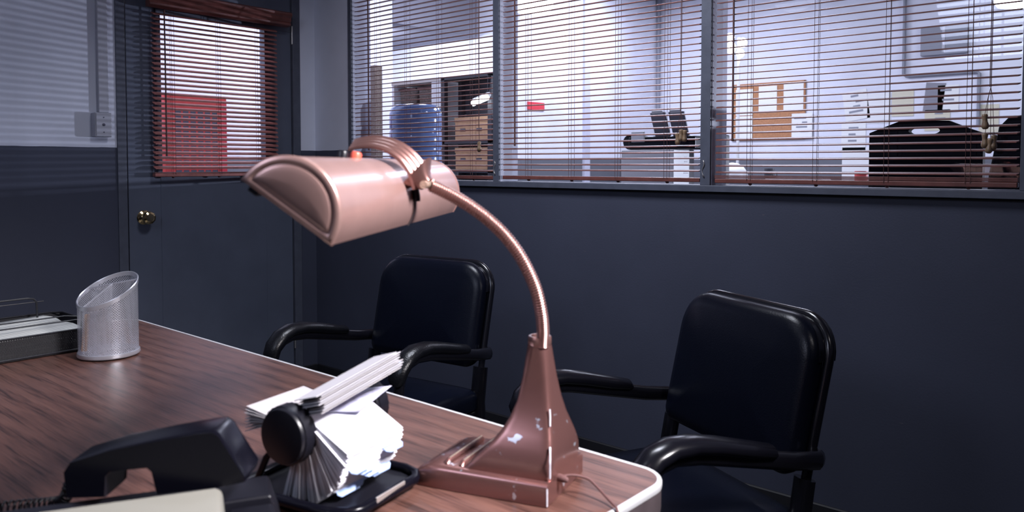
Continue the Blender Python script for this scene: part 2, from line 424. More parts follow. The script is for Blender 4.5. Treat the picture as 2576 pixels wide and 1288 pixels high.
# window frame: sill board, posts, head
yo = -0.007
struct(MB().box(0.27, 3.125, -0.020, 0.112, 1.041, ZS).build('trim_1', M['trim'], bevel=0.0025))
names = 2
for x0, x1 in ((0.285, 0.31), (1.24, 1.272), (2.17, 2.206), (3.071, 3.105)):
    struct(MB().box(x0, x1, -0.008, 0.075, ZS, ZT).build('trim_%d' % names, M['trim'], bevel=0.0015)); names += 1
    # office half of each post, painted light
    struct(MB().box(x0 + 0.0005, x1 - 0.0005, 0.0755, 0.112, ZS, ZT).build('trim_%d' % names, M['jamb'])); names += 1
struct(MB().box(0.285, 3.105, -0.008, 0.112, ZT, 2.15).build('trim_%d' % names, M['trim'])); names += 1
# right-facing side of each post: pale lining with the office light painted in
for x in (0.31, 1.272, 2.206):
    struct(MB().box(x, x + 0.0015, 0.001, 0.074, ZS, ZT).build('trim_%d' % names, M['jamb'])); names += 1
for i, (x0, x1) in enumerate(WX):
    w = struct(MB().box(x0 - 0.003, x1 + 0.003, 0.0755, 0.0795, ZS - 0.004, ZT + 0.004).build('window_%d' % (i + 1), M['glass']))
# black strip painted in for the shade under the sill edge
struct(MB().box(0.285, 3.105, -0.003, 0.004, 1.034, 1.041).build('trim_%d' % names, M['black_gap'])); names += 1
# paint drips where the caulk runs down the posts
for (x, z, sg) in ((1.256, 1.118, 1), (2.188, 1.118, 1)):
    pts = [(x - 0.006 + 0.004 * sin(k * 0.9), -0.0095, z + 0.028 - 0.007 * k) for k in range(9)]
    t = MB().tube(pts, lambda k: 0.0016 + 0.0008 * sin(k), 6)
    struct(t.build('trim_%d' % names, M['hinge'], smooth=180)); names += 1

# door in the left wall
mb = MB()
for y0, y1 in ((DY0 + 0.0, -0.947), (-0.132, DY1)):
    mb.box(-0.12, 0.006, y0, y1, 0, DZ)
mb.box(-0.12, 0.006, DY0, DY1, 2.045, DZ)
struct(mb.build('trim_%d' % names, M['trim'], bevel=0.002)); names += 1
door = struct(bpy.data.objects.new('door_1', None)); COL.objects.link(door)
mb = MB(); cut_wall(mb, 'y', -0.047, -0.005, -0.939, -0.137, 0.008, 2.038, [(-0.800, -0.283, 1.095, 1.79)])
mb.build('door_slab', M['door'], door, bevel=0.0015)
mb = MB()
for (a0, a1, b0, b1) in ((-0.815, -0.795, 1.08, 1.805), (-0.288, -0.268, 1.08, 1.805)): mb.box(-0.004, 0.004, a0, a1, b0, b1)
for z0, z1 in ((1.078, 1.099), (1.785, 1.806)): mb.box(-0.004, 0.0035, -0.815, -0.268, z0, z1)
mb.build('glazing_bead', M['door'], door, bevel=0.001)
MB().box(-0.028, -0.024, -0.801, -0.282, 1.094, 1.791).build('glass', M['glass'], door)
# knob
mb = MB(); K = Vector((-0.005, -0.876, 0.904))
mb.lathe([(0.030, 0.000), (0.031, 0.003), (0.026, 0.006), (0.014, 0.009), (0.010, 0.014), (0.010, 0.030)], K, (1, 0, 0), 24)
mb.build('knob_rose', M['brass'], door, smooth=40)
mb = MB(); mb.lathe([(0.010, 0.030), (0.020, 0.034), (0.0275, 0.042), (0.029, 0.050), (0.026, 0.058), (0.018, 0.062), (0.016, 0.0605), (0.006, 0.0610)], K, (1, 0, 0), 10)
mb.build('knob', M['brass'], door, smooth=20)
for z in (1.775, 0.25, 1.0):
    MB().tube([(0.004, -0.1345, z - 0.045), (0.004, -0.1345, z + 0.045)], 0.0045, 8).build('hinge', M['hinge'], door, smooth=60)

# raceway and electrical box on the left wall
o = MB().box(0.0, 0.022, -1.062, -1.022, 1.345, CH).build('wall_raceway', M['raceway'], bevel=0.003)
tag(o, 'pale vertical surface raceway running down the left wall into the electrical box', 'raceway')
eb = thing('electrical_box', 'pale square electrical box below the raceway beside the door', 'electrical box', (0, -1.05, 1.29))
MB().box(0, 0.042, -0.036, 0.030, -0.046, 0.054).build('housing', M['raceway'], eb, bevel=0.004)
MB().box(0.042, 0.045, -0.032, 0.026, -0.042, 0.050).build('cover_plate', M['raceway'], eb, bevel=0.001)
for z, r in ((0.004, 0.006), (0.034, 0.0025), (-0.026, 0.0025)): MB().lathe([(r, 0.0445), (r, 0.0462), (0.3 * r, 0.0465)], (0, -0.003, z), (1, 0, 0), 12).build('screw', M['ink'], eb)

# ---------------------------------------------------------------- venetian blinds
def blind(label, loc, rz, L, zs, tilt, ladders, wand, cords, rail_z, ztop, stack=0, group='mahogany venetian blinds', wand_low=1.2, slatm='mahog'):
    """local X along the blind, local -Y towards the room"""
    b = thing('venetian_blind', label, 'blind', loc, rz, None)
    mb = MB(); w = 0.0134; th = 0.0015; a = radians(tilt)
    for z in zs:
        n = 2; sec = []
        for k in range(5):
            q = -1 + 2 * k / 4; y = q * w; zz = 0.0012 * (1 - q * q)
            sec.append((y * cos(a) - zz * sin(a), y * sin(a) + zz * cos(a)))
        top = [(y, z_ + th) for y, z_ in sec]; bot = [(y, z_ - th) for y, z_ in reversed(sec)]
        ring = top + bot; jx = random.uniform(-0.0012, 0.0012); tw = random.uniform(-0.0008, 0.0008)
        c = w * 0.30
        r0 = [(jx + (0.004 if abs(y) > w * 0.8 else 0), y, z + zz) for y, zz in ring]
        r1 = [(L + jx - (0.004 if abs(y) > w * 0.8 else 0), y, z + zz + tw) for y, zz in ring]
        mb.loft([r0, [(0.004 + jx, y, z + zz) for y, zz in ring], [(L - 0.004 + jx, y, z + zz + tw) for y, zz in ring], r1])
    mb.build('slats', M[slatm], b, smooth=50)
    mb = MB(); mb.box(0.0, L, -0.0135, 0.0135, rail_z, rail_z + 0.015)
    mb.build('bottom_rail', M['mahog2'] if slatm == 'mahog' else M[slatm], b, bevel=0.003)
    if stack:
        mb = MB()
        for k in range(stack): mb.box(0, L, -0.0125, 0.0125, rail_z + 0.0165 + 0.0035 * k, rail_z + 0.0190 + 0.0035 * k)
        mb.build('stacked_slats', M['mahog'], b)
    MB().box(0, L, -0.018, 0.018, ztop - 0.03, ztop).build('head_rail', M['mahog2'], b, bevel=0.002)
    for x in ladders:
        mb = MB()
        for dx, y in ((-0.006, -0.0145), (0.006, -0.0145), (0.0, 0.0135)):
            mb.tube([(x + dx, y, ztop - 0.03), (x + dx, y, rail_z + 0.010)], 0.0007, 5)
        mb.tube([(x - 0.005, -0.013, rail_z + 0.008), (x, -0.008, rail_z - 0.004), (x + 0.006, -0.006, rail_z - 0.004)], 0.0013, 5)
        mb.lathe([(0.005, 0), (0.006, -0.003), (0.003, -0.006)], (x, 0, rail_z), (0, 0, 1), 10)
        mb.build('ladder_cord', M['cord'], b, smooth=60)
    if wand is not None:
        mb = MB(); mb.tube([(wand, -0.020, ztop - 0.03), (wand + 0.001, -0.020, 1.5), (wand + 0.001, -0.020, wand_low + 0.012)], 0.0032, 8)
        mb.lathe([(0.0032, 0.012), (0.0042, 0.006), (0.0042, 0.001), (0.002, 0)], (wand + 0.001, -0.020, wand_low), (0, 0, 1), 10)
        mb.build('tilt_wand', M['cord'], b, smooth=60)
    if cords:
        cx, zk, tas = cords
        mb = MB()
        mb.tube([(cx - 0.002, -0.019, ztop - 0.03), (cx - 0.002, -0.020, zk + 0.05)], 0.0011, 5)
        mb.tube([(cx + 0.0015, -0.019, ztop - 0.03), (cx + 0.001, -0.021, zk + 0.05)], 0.0011, 5)
        for tx, tz in tas:
            mb.tube([(cx, -0.020, zk + 0.05), (cx + tx * 0.5, -0.021, zk + 0.02), (cx + tx, -0.021, tz)], 0.0007, 5)
        pc = mb.build('pull_cord', M['cord'], b, smooth=60)
        for k, (tx, tz) in enumerate(tas):
            q = MB(); yy = -0.021 - 0.004 * (k % 2)
            q.lathe([(0.0055, 0.010), (0.0075, 0.008), (0.0075, 0.004), (0.0062, -0.004), (0.0066, -0.010), (0.0090, -0.018), (0.0088, -0.024), (0.0060, -0.029), (0.002, -0.030)],
                    (cx + tx, yy, tz - 0.008), (0.06 * (k - 1), 0, 1), 14)
            q.build('cord_tassel', M['tassel'], pc, smooth=50)
    return b

P_ = 0.0213
def zlist(z0, lo, hi):
    k0 = math.ceil((lo - z0) / P_); k1 = int((hi - z0) / P_)
    return [z0 + k * P_ for k in range(k0, k1 + 1)]
TOP = 2.10
blind('mahogany venetian blind over the leftmost office window, next to the grey wall corner', (0.315, 0.022, 0), 0, 0.920,
      zlist(1.554, 1.096, 2.07), 8.5, [0.163, 0.374, 0.583, 0.788], 0.114, (0.838, 1.235, [(0.0, 1.222), (0.006, 1.226)]), 1.070, TOP, wand_low=1.20)
blind('mahogany venetian blind over the middle office window, behind the desk lamp neck', (1.278, 0.022, 0), 0, 0.882,
      zlist(1.664, 1.100, 2.07), 8.5, [0.130, 0.343, 0.552, 0.753], 0.071, (0.814, 1.262, [(-0.012, 1.236), (0.004, 1.248), (0.016, 1.246)]), 1.072, TOP, wand_low=1.206)
blind('mahogany venetian blind over the rightmost office window, with stacked bottom slats', (2.214, 0.022, 0), 0, 0.850,
      zlist(1.511, 1.105, 2.07), 9.0, [0.118, 0.328, 0.530, 0.736], 0.064, (0.786, 1.285, [(-0.012, 1.262), (-0.010, 1.212), (0.010, 1.207), (0.002, 1.198)]), 1.070, TOP, stack=3, wand_low=1.207)
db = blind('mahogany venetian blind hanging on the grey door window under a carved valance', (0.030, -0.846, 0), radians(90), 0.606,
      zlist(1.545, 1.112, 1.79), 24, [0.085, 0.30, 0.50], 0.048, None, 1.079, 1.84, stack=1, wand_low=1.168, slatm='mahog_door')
# valance of the door blind: carved moulding (local x along the door, -y to the room)
prof = [(-0.012, 1.800), (-0.040, 1.800), (-0.052, 1.806), (-0.053, 1.815), (-0.048, 1.819), (-0.054, 1.824), (-0.058, 1.832), (-0.055, 1.840), (-0.060, 1.845),
        (-0.066, 1.853), (-0.066, 1.862), (-0.058, 1.868), (-0.012, 1.868)]
mb = MB(); mb.loft([[(x, y, z) for y, z in prof] for x in (-0.028, 0.30, 0.655)])
mb.build('valance', M['mahog2'], db, bevel=0.001)

# ---------------------------------------------------------------- desk
desk = thing('office_desk', 'dark walnut laminate desk with bright aluminium edge, lamp and phone on it', 'desk', (2.177, -1.919, 0))
dx0, dx1, dy0, dy1 = 1.42, 2.935, -2.30, -1.537
cx, cy = (dx0 + dx1) / 2, (dy0 + dy1) / 2; hw, hh = (dx1 - dx0) / 2, (dy1 - dy0) / 2
def ring(ins, z, r=0.045): return [(x, y, z) for x, y in [(a, b) for a, b in rrect(hw - ins, hh - ins, r - ins, 8)]]
MB().loft([ring(0.0046, 0.722), ring(0.0046, 0.7485), ring(0.0050, 0.7494)]).build('desktop', M['wood'], desk)
mb = MB(); mb.loft([ring(0.0045, 0.7400), ring(0.0002, 0.7405), ring(-0.0004, 0.7440), ring(-0.0002, 0.7480), ring(0.0012, 0.7500), ring(0.0040, 0.7503), ring(0.0058, 0.7497), ring(0.0058, 0.7488)], False, False)
mb.build('edge_trim', M['alu'], desk, smooth=60)
mb = MB(); mb.loft([ring(0.006, 0.712), ring(0.0015, 0.712), ring(0.0008, 0.7165), ring(0.0008, 0.7398), ring(0.006, 0.7399)], False, False)
mb.build('edge_band', M['desk_edge'], desk, smooth=40)
for x0, x1 in ((-0.72, -0.34), (0.34, 0.72)):
    p = MB().box(x0, x1, -0.35, 0.34, 0.05, 0.712).build('pedestal', M['desk_steel'], desk, bevel=0.004)
    for k in range(3):
        MB().box(x0 + 0.012, x1 - 0.012, -0.362, -0.350, 0.07 + 0.212 * k, 0.07 + 0.212 * k + 0.200).build('drawer', M['desk_steel'], p, bevel=0.002)
        MB().tube([((x0 + x1) / 2 - 0.05, -0.362, 0.19 + 0.212 * k), ((x0 + x1) / 2 - 0.05, -0.380, 0.19 + 0.212 * k), ((x0 + x1) / 2 + 0.05, -0.380, 0.19 + 0.212 * k), ((x0 + x1) / 2 + 0.05, -0.362, 0.19 + 0.212 * k)], 0.004, 6).build('drawer_handle', M['alu'], p, smooth=60)
for x in (-0.70, -0.36, 0.36, 0.70):
    for y in (-0.32, 0.31): MB().box(x - 0.015, x + 0.015, y - 0.015, y + 0.015, 0, 0.05).build('leg', M['desk_steel'], desk)
MB().box(-0.34, 0.34, 0.30, 0.315, 0.25, 0.712).build('modesty_panel', M['desk_steel'], desk)

# ---------------------------------------------------------------- armchairs
def bend(p, k=0.55): return (p[0], p[1] + k * p[0] * p[0], p[2])
def make_chair(label, loc, rz, group, glossy):
    c = thing('office_armchair', label, 'chair', loc, rz, group)
    hb, ht, yb, yt, wb = 0.520, 0.828, 0.185, 0.255, 0.212
    H2 = (ht - hb) / 2; zc = (ht + hb) / 2
    def yat(z): return yb + (yt - yb) * (z - hb) / (ht - hb)
    def rg(ins, d, r=0.085, r2=0.035):
        out = []
        for x, z in rrect(wb - ins, H2 - ins, max(r - ins, 0.01), 7, max(r2 - ins, 0.008)):
            q = 0.30 * x * x
            out.append((x, yat(zc + z) - 0.010 - d - 0.25 * (0.045 - x * x) + 0.005, zc + z))
        return out
    MB().loft([rg(0.012, -0.012), rg(0.003, -0.010), rg(0.0, 0.0), rg(0.0, 0.014), rg(0.004, 0.022), rg(0.012, 0.028), rg(0.030, 0.032), rg(0.09, 0.035), rg(0.125, 0.0355)]).build('backrest', M['vinyl'], c, smooth=40)
    # U-shaped steel frame around the back
    pth = []
    for x, z in rrect(wb + 0.004, H2 - 0.005, 0.080, 8, 0.03)[0:18]:
        pth.append((x, yat(zc + z) + 0.012, zc + z))
    left = pth[-1]; right = pth[0]
    low = [(wb + 0.004, 0.175, 0.44)]; low2 = [(-wb - 0.004, 0.175, 0.44)]
    mb = MB()
    mb.tube(low + pth + low2, 0.0100, 10, sx=1.0, sy=1.0)
    fr = mb.build('back_frame', M['bframe'], c, smooth=50)
    fr2 = MB()
    ins = []
    for x, z in rrect(wb + 0.004, H2 - 0.005, 0.080, 8, 0.03)[0:18]:
        ins.append([(x * 1.0 + 0, yat(zc + z) - 0.012, zc + z), (x * 0.975, yat(zc + z) - 0.012, zc + z * 0.97), (x * 0.975, yat(zc + z) + 0.030, zc + z * 0.97), (x, yat(zc + z) + 0.030, zc + z)])
    fr2.loft(ins); fr2.build('back_shell', M['bframe'], c, smooth=40)
    # seat
    def sg(ins, z): return [(x, y - 0.030, z) for x, y in rrect(0.228 - ins, 0.225 - ins, 0.05 - ins * 0.5, 6)]
    MB().loft([sg(0.010, 0.395), sg(0.0, 0.402), sg(0.0, 0.432), sg(0.006, 0.446), sg(0.03, 0.456), sg(0.09, 0.460)]).build('seat', M['vinyl'], c, smooth=50)
    MB().loft([[(x, y - 0.03, z) for x, y in rrect(0.215, 0.21, 0.05, 5)] for z in (0.372, 0.396)]).build('seat_frame', M['bframe'], c, smooth=50)
    wa = 0.243
    for s in (-1, 1):
        x = s * wa
        # arm strap: rear wraps the post, rises to the front bend and drops to the floor
        pts = [(s * 0.214, 0.214, 0.560), (s * 0.232, 0.212, 0.561), (x, 0.198, 0.563), (x, 0.13, 0.572), (x, 0.02, 0.595), (x, -0.08, 0.616), (x, -0.135, 0.621), (x, -0.170, 0.612), (x, -0.195, 0.590), (x, -0.207, 0.560)]
        MB().tube(pts, 0.018, 10, sx=0.62, sy=1.0).build('arm_frame', M['bframe'], c, smooth=50)
        pp = [(x, 0.085, 0.592), (x, 0.075, 0.600), (x, 0.02, 0.612), (x, -0.05, 0.629), (x, -0.10, 0.638), (x, -0.145, 0.638), (x, -0.180, 0.626), (x, -0.205, 0.604), (x, -0.219, 0.576), (x, -0.220, 0.562)]
        rad = [0.010, 0.017, 0.020, 0.021, 0.022, 0.023, 0.0235, 0.023, 0.020, 0.012]
        MB().tube(pp, lambda k: rad[k], 14, sx=1.35, sy=0.80).build('armrest_pad', M['armgloss'] if glossy else M['armrub'], c, smooth=60)
        MB().tube([(x, -0.207, 0.562), (x, -0.212, 0.50), (x, -0.214, 0.30), (x, -0.222, 0.004)], 0.0165, 10, sx=0.7, sy=1.0).build('leg', M['bframe'], c, smooth=60)
        MB().tube([(s * (wb + 0.004), 0.190, 0.52), (s * (wb + 0.006), 0.172, 0.42), (s * (wb + 0.006), 0.190, 0.22), (s * (wb + 0.008), 0.235, 0.004)], 0.025, 10, sx=0.62, sy=1.0).build('leg', M['bframe'], c, smooth=60)
        MB().tube([(s * 0.21, -0.20, 0.384), (s * 0.21, 0.18, 0.384)], 0.011, 8).build('side_rail', M['bframe'], c, smooth=60)
    return c
make_chair('black vinyl armchair near the door corner, seen between the lamp shade and lamp neck', (1.605, -0.890, 0), radians(7.5), None, False)
make_chair('black vinyl armchair at the right, turned towards the desk corner, with glossy armrests', (2.573, -0.955, 0), radians(-25), None, True)

# ---------------------------------------------------------------- desk lamp
ZD = 0.7503
LA = Vector((2.873, -1.714, ZD))
E1 = Vector((-0.950, -0.312, 0)); E2 = Vector((-0.270, 0.963, 0)).normalized(); UZ = Vector((0, 0, 1))
lamp = thing('desk_lamp', 'copper coloured gooseneck desk lamp with half-round shade and chipped base', 'lamp', tuple(LA + E1 * 0.03 + E2 * 0.056))
LO = lamp.location.copy()
def lp(u, v, h): return LA + E1 * u + E2 * v + UZ * h
# slab with rounded long edges and rolled toe
BL, BW, BH = 0.176, 0.114, 0.0262
rings = []
def slab_sec(u, top, ins):
    r = 0.006
    pts = [(ins, 0.0), (ins, max(top - r, 0.0005)), (ins + 0.0018, max(top - 0.0022, 0.0008)), (ins + r, top), (BW - ins - r, top), (BW - ins - 0.0018, max(top - 0.0022, 0.0008)), (BW - ins, max(top - r, 0.0005)), (BW - ins, 0.0)]
    return [lp(u, v, h) for v, h in pts]
for u, top, ins in ((0.0, BH, 0.0), (0.006, BH, 0.0), (0.05, BH, 0), (0.10, BH, 0), (0.135, BH, 0), (0.146, BH * 0.98, 0.0), (0.156, BH * 0.90, 0.0005), (0.164, BH * 0.76, 0.0015), (0.170, BH * 0.58, 0.003), (0.1745, BH * 0.34, 0.005), (0.176, BH * 0.08, 0.007)):
    rings.append(slab_sec(u, top, ins))
MB().loft(rings).build('base', M['copper_chip'], lamp, smooth=50, org=LO)
# pedestal: square footed flare rising to a round collar
def ped(h, u0, u1, v0, v1, k):
    """k=0 circle, k=1 rectangle"""
    out = []
    uc, vc, a, b = (u0 + u1) / 2, (v0 + v1) / 2, (u1 - u0) / 2, (v1 - v0) / 2
    e = 2.0 + 11.0 * k
    for i in range(40):
        t = 2 * pi * (i + 0.5) / 40; t += 0.0
        c, s = cos(t), sin(t)
        out.append(lp(uc + a * math.copysign(abs(c) ** (2 / e), c), vc + b * math.copysign(abs(s) ** (2 / e), s), h))
    return out
PS = [(0.0255, 0.000, 0.112, 0.007, 0.108, 1.0), (0.032, -0.001, 0.104, 0.007, 0.107, 0.95), (0.045, -0.001, 0.090, 0.010, 0.104, 0.9), (0.058, 0.001, 0.078, 0.015, 0.099, 0.8),
      (0.070, 0.004, 0.069, 0.021, 0.093, 0.72), (0.085, 0.008, 0.061, 0.028, 0.086, 0.6), (0.105, 0.012, 0.054, 0.035, 0.079, 0.45), (0.13, 0.016, 0.050, 0.040, 0.0745, 0.3),
      (0.155, 0.0185, 0.0475, 0.0425, 0.0715, 0.12), (0.170, 0.0195, 0.0465, 0.0435, 0.0705, 0.0)]
MB().loft([ped(*p) for p in PS]).build('pedestal', M['copper_chip'], lamp, smooth=55, org=LO)
cc = lp(0.033, 0.057, 0.168)
MB().lathe([(0.0138, 0), (0.0142, 0.002), (0.0140, 0.009), (0.0128, 0.0105), (0.0105, 0.0105), (0.0100, 0.004)], cc, (0, 0, 1), 24, True, True).build('collar', M['copper_dark'], lamp, smooth=40, org=LO)
def sliver(pts, w):
    mb = MB(); r0 = []
    P2 = [Vector(p) for p in pts]
    mb.tube(P2, lambda k: w * (0.45 + 0.55 * abs(sin(k * 1.7 + 0.6))), 7)
    return mb
sliver([lp(0.0004, 0.0006, h) for h in (0.001, 0.005, 0.009, 0.013, 0.017, 0.021)], 0.0011).build('worn_edge', M['wear'], lamp, smooth=60, org=LO)
sliver([lp(-0.0002, 0.0076, h) for h in (0.030, 0.034, 0.039, 0.045, 0.050)] + [lp(0.0015, 0.0125, 0.056), lp(0.0035, 0.0165, 0.062)], 0.0012).build('worn_edge', M['wear'], lamp, smooth=60, org=LO)
sliver([lp(0.0078, 0.0275, 0.082), lp(0.0092, 0.0310, 0.092), lp(0.0105, 0.0330, 0.100)], 0.0010).build('worn_edge', M['wear'], lamp, smooth=60, org=LO)
# raised ribs across the toe
for u in (0.112, 0.131):
    mb = MB(); mb.tube([lp(u, 0.012, BH - 0.001), lp(u, 0.015, BH + 0.0025), lp(u, 0.10, BH + 0.0025), lp(u, 0.103, BH - 0.001)], 0.0035, 8)
    mb.build('rib', M['copper_chip'], lamp, smooth=60, org=LO)
    MB().tube([lp(u - 0.001, 0.016, BH + 0.0057), lp(u - 0.001, 0.099, BH + 0.0057)], 0.0009, 6).build('worn_edge', M['brass_worn'], lamp, smooth=60, org=LO)
# shade frame
NC, FC = Vector((2.827, -2.011, 1.090)), Vector((2.570, -1.611, 1.090))
SA = (FC - NC); SL = SA.length; SA.normalize()
RH = Vector((SA.y, -SA.x, 0))
th_ = radians(-35.0)
SC = RH * cos(th_) + UZ * sin(th_); SN = -RH * sin(th_) + UZ * cos(th_)
RS = 0.0475
def sh(t, r, phi, n0=0.0): return NC + SA * t + SC * (r * cos(phi)) + SN * (r * sin(phi) + n0)
mb = MB(); rings = []
for t in (0.0, 0.004, 0.1, 0.2, 0.3, 0.4, SL - 0.004, SL):
    outer = [sh(t, RS, radians(a)) for a in range(0, 181, 6)]
    inner = [sh(t, RS - 0.0014, radians(a)) for a in range(180, -1, -6)]
    rings.append(outer + inner)
mb.loft(rings).build('lamp_shade', M['copper'], lamp, smooth=40, org=LO)
shade = [o for o in COL.objects if o.name.startswith('lamp_shade')][0]
mb = MB(); rings = []
for t in (0.006, SL - 0.006):
    rings.append([sh(t, RS - 0.0022, radians(a)) for a in range(4, 177, 6)] + [sh(t, RS - 0.0030, radians(a)) for a in range(176, 3, -6)])
mb.loft(rings).build('reflector', M['white_in'], shade, smooth=40, org=LO)
def dshape(ins, r0=RS):
    r = r0 - ins; p0 = math.asin(min(0.9, ins / r)) if ins > 0 else 0
    pts = [(r * cos(p0 + (pi - 2 * p0) * i / 32), r * sin(p0 + (pi - 2 * p0) * i / 32)) for i in range(33)]
    x1, y1 = pts[-1]; x0, y0 = pts[0]
    return pts + [(x1 + (x0 - x1) * k / 9, y1) for k in range(1, 9)]
for base, sg in ((0.0, -1), (SL, 1)):
    def dr(ins, off): return [NC + SA * (base + sg * off) + SC * x + SN * y for x, y in dshape(ins)]
    MB().loft([dr(-0.0008, -0.004), dr(-0.0008, 0.0004), dr(0.0004, 0.0016), dr(0.0030, 0.0022), dr(0.0052, 0.0022), dr(0.0058, 0.0012), dr(0.0068, 0.0012), dr(0.0076, 0.0022), dr(0.0090, 0.0027), dr(0.013, 0.0032), dr(0.018, 0.0036), dr(0.0228, 0.0038)]).build('shade_end_cap', M['copper'], shade, smooth=65, org=LO)
# fluorescent tube inside
MB().tube([sh(0.02, 0.015, radians(90)), sh(SL - 0.02, 0.015, radians(90))], 0.0078, 12).build('tube_lamp', M['whitepl'], shade, smooth=60, org=LO)
# bracket band bridging over the shade
tb = 0.222; bw = 0.0150
def band(t, r, a): return sh(t, r, radians(a), 0.006)
mb = MB(); rings = []
for a in range(44, 150, 3):
    base = 0.0520 + 0.0045 * max(0, (a - 60) / 90.0)
    sec = [band(tb - 0.018, base - 0.0015, a)]
    for k in range(25):
        q = k / 24.0
        sec.append(band(tb - 0.018 + 0.034 * q, base + 0.0125 * q + 0.0011 * cos(q * 2 * pi * 4), a))
    sec += [band(tb + 0.017, base + 0.010, a), band(tb + 0.017, base + 0.006, a), band(tb - 0.014, base - 0.0015, a)]
    rings.append(sec)
mb.loft(rings).build('bracket', M['copper_dark'], lamp, smooth=50, org=LO)
brk = [o for o in COL.objects if o.name.startswith('bracket')][0]
# yoke from the band to the neck end
F_, PX_, PY_ = 1969.0, 1288.0, 493.4
def campt(px, py, t):
    ya, pi_ = radians(40.9), radians(2.28)
    fw = Vector((-sin(ya) * cos(pi_), cos(ya) * cos(pi_), -sin(pi_))); rt = Vector((cos(ya), sin(ya), 0)); up = rt.cross(fw)
    return Vector((3.402, -2.384, 1.13)) + (fw + rt * ((px - PX_) / F_) - up * ((py - PY_) / F_)) * t
NT = Vector((2.7645, -1.7925, 1.1085))
mb = MB(); rings = []
for k in range(7):
    f = k / 6.0
    w = 0.0170 * (1 - f) + 0.0090 * f
    hgt = 0.024 * (1 - f) ** 1.3 + 0.0085 * f
    c0 = band(tb, 0.0555, 63) * (1 - f) + NT * f
    dirn = (NT - band(tb, 0.0555, 63)).normalized()
    sd = SA; upv = dirn.cross(sd).normalized()
    rings.append([c0 + sd * w * math.copysign(abs(cos(t)) ** 0.6, cos(t)) + upv * hgt * math.copysign(abs(sin(t)) ** 0.6, sin(t)) for t in [2 * pi * i / 20 for i in range(20)]])
mb.loft(rings).build('yoke', M['copper_dark'], brk, smooth=50, org=LO)
MB().tube([NT + SA * 0.013, NT - SA * 0.013], 0.0045, 10).build('pivot_pin', M['brass_worn'], brk, smooth=50, org=LO)
# gooseneck
cps = [Vector((2.8265, -1.6700, 0.905)), Vector((2.8262, -1.6718, 0.928)), Vector((2.8240, -1.6770, 0.955)), Vector((2.8170, -1.6870, 0.985)), Vector((2.8075, -1.7010, 1.013)), Vector((2.7960, -1.7190, 1.040)), Vector((2.7840, -1.7420, 1.066)), Vector((2.7740, -1.7680, 1.090)), NT]
GN = [(1365, 872, .917), (1366, 835, .916), (1362, 790, .914), (1350, 735, .911), (1330, 685, .908), (1302, 635, .904), (1265, 588, .899), (1222, 548, .893), (1175, 514, .886), (1130, 488, .879), (1084, 466, .872)]
cps = [campt(*g) for g in GN]
def catmull(P, n):
    out = []
    Q = [P[0] * 2 - P[1]] + P + [P[-1] * 2 - P[-2]]
    for i in range(1, len(Q) - 2):
        for k in range(n):
            t = k / n; a, b, c, d = Q[i - 1], Q[i], Q[i + 1], Q[i + 2]
            out.append(0.5 * ((2 * b) + (c - a) * t + (2 * a - 5 * b + 4 * c - d) * t * t + (3 * b - a - 3 * c + d) * t ** 3))
    out.append(P[-1]); return out
gp = catmull(cps, 34)
cps_n = len(gp)
MB().tube(gp, lambda k: 0.0071 + 0.0007 * (1 if (k % 4) < 2 else -1), 14).build('gooseneck', M['copper_dark'], lamp, smooth=80, org=LO)
# power switch and small fittings on the shade
MB().lathe([(0.0055, -0.004), (0.0055, 0.006), (0.004, 0.008)], sh(0.150, RS, radians(132)), SN + SC * -0.5, 14).build('black_button', M['blackp'], shade, smooth=50, org=LO)
MB().lathe([(0.0060, -0.004), (0.0060, 0.0045), (0.0045, 0.0065)], sh(0.166, RS, radians(122)), SN + SC * -0.4, 14).build('red_button', M['red'], shade, smooth=50, org=LO)
MB().obox(sh(0.03, RS - 0.006, radians(182), -0.004), (SA, SC, SN), (0.012, 0.005, 0.005)).build('tube_holder', M['blackp'], shade, bevel=0.001, org=LO)
mb = MB(); mb.loft([[sh(tb + 0.012 + q, RS + d, radians(a)) for q, d in ((0.0, 0.0003), (0.0, 0.0014), (0.0035, 0.0014), (0.0035, 0.0003))] for a in range(-1, 47, 4)]).build('shade_strap', M['desk_edge'], shade, smooth=40, org=LO)
MB().tube([sh(tb + 0.010, RS + 0.003, radians(a)) for a in (34, 38, 42, 46, 50)], 0.0042, 8).build('cord_grip', M['blackp'], shade, smooth=60, org=LO)
# power cord over the table edge
cs = lp(-0.0005, 0.034, 0.022)
cp = [cs, Vector((2.8735, -1.6690, ZD + 0.0235)), Vector((2.8860, -1.6560, ZD + 0.0190)), Vector((2.8980, -1.6545, ZD + 0.0125)), Vector((2.9130, -1.6585, ZD + 0.0065)), Vector((2.9270, -1.6640, ZD + 0.0030)), Vector((2.9360, -1.6700, ZD + 0.0018)), Vector((2.9400, -1.6750, ZD - 0.010)), Vector((2.9410, -1.6790, ZD - 0.06)), Vector((2.942, -1.690, ZD - 0.30)), Vector((2.95, -1.70, 0.02))]
MB().tube(catmull(cp, 8), 0.0016, 8).lathe([(0.0045, -0.002), (0.0045, 0.005), (0.0028, 0.012), (0.0015, 0.013)], cs, (1, 0, 0), 12).build('power_cord', M['cord'], lamp, smooth=70, org=LO)

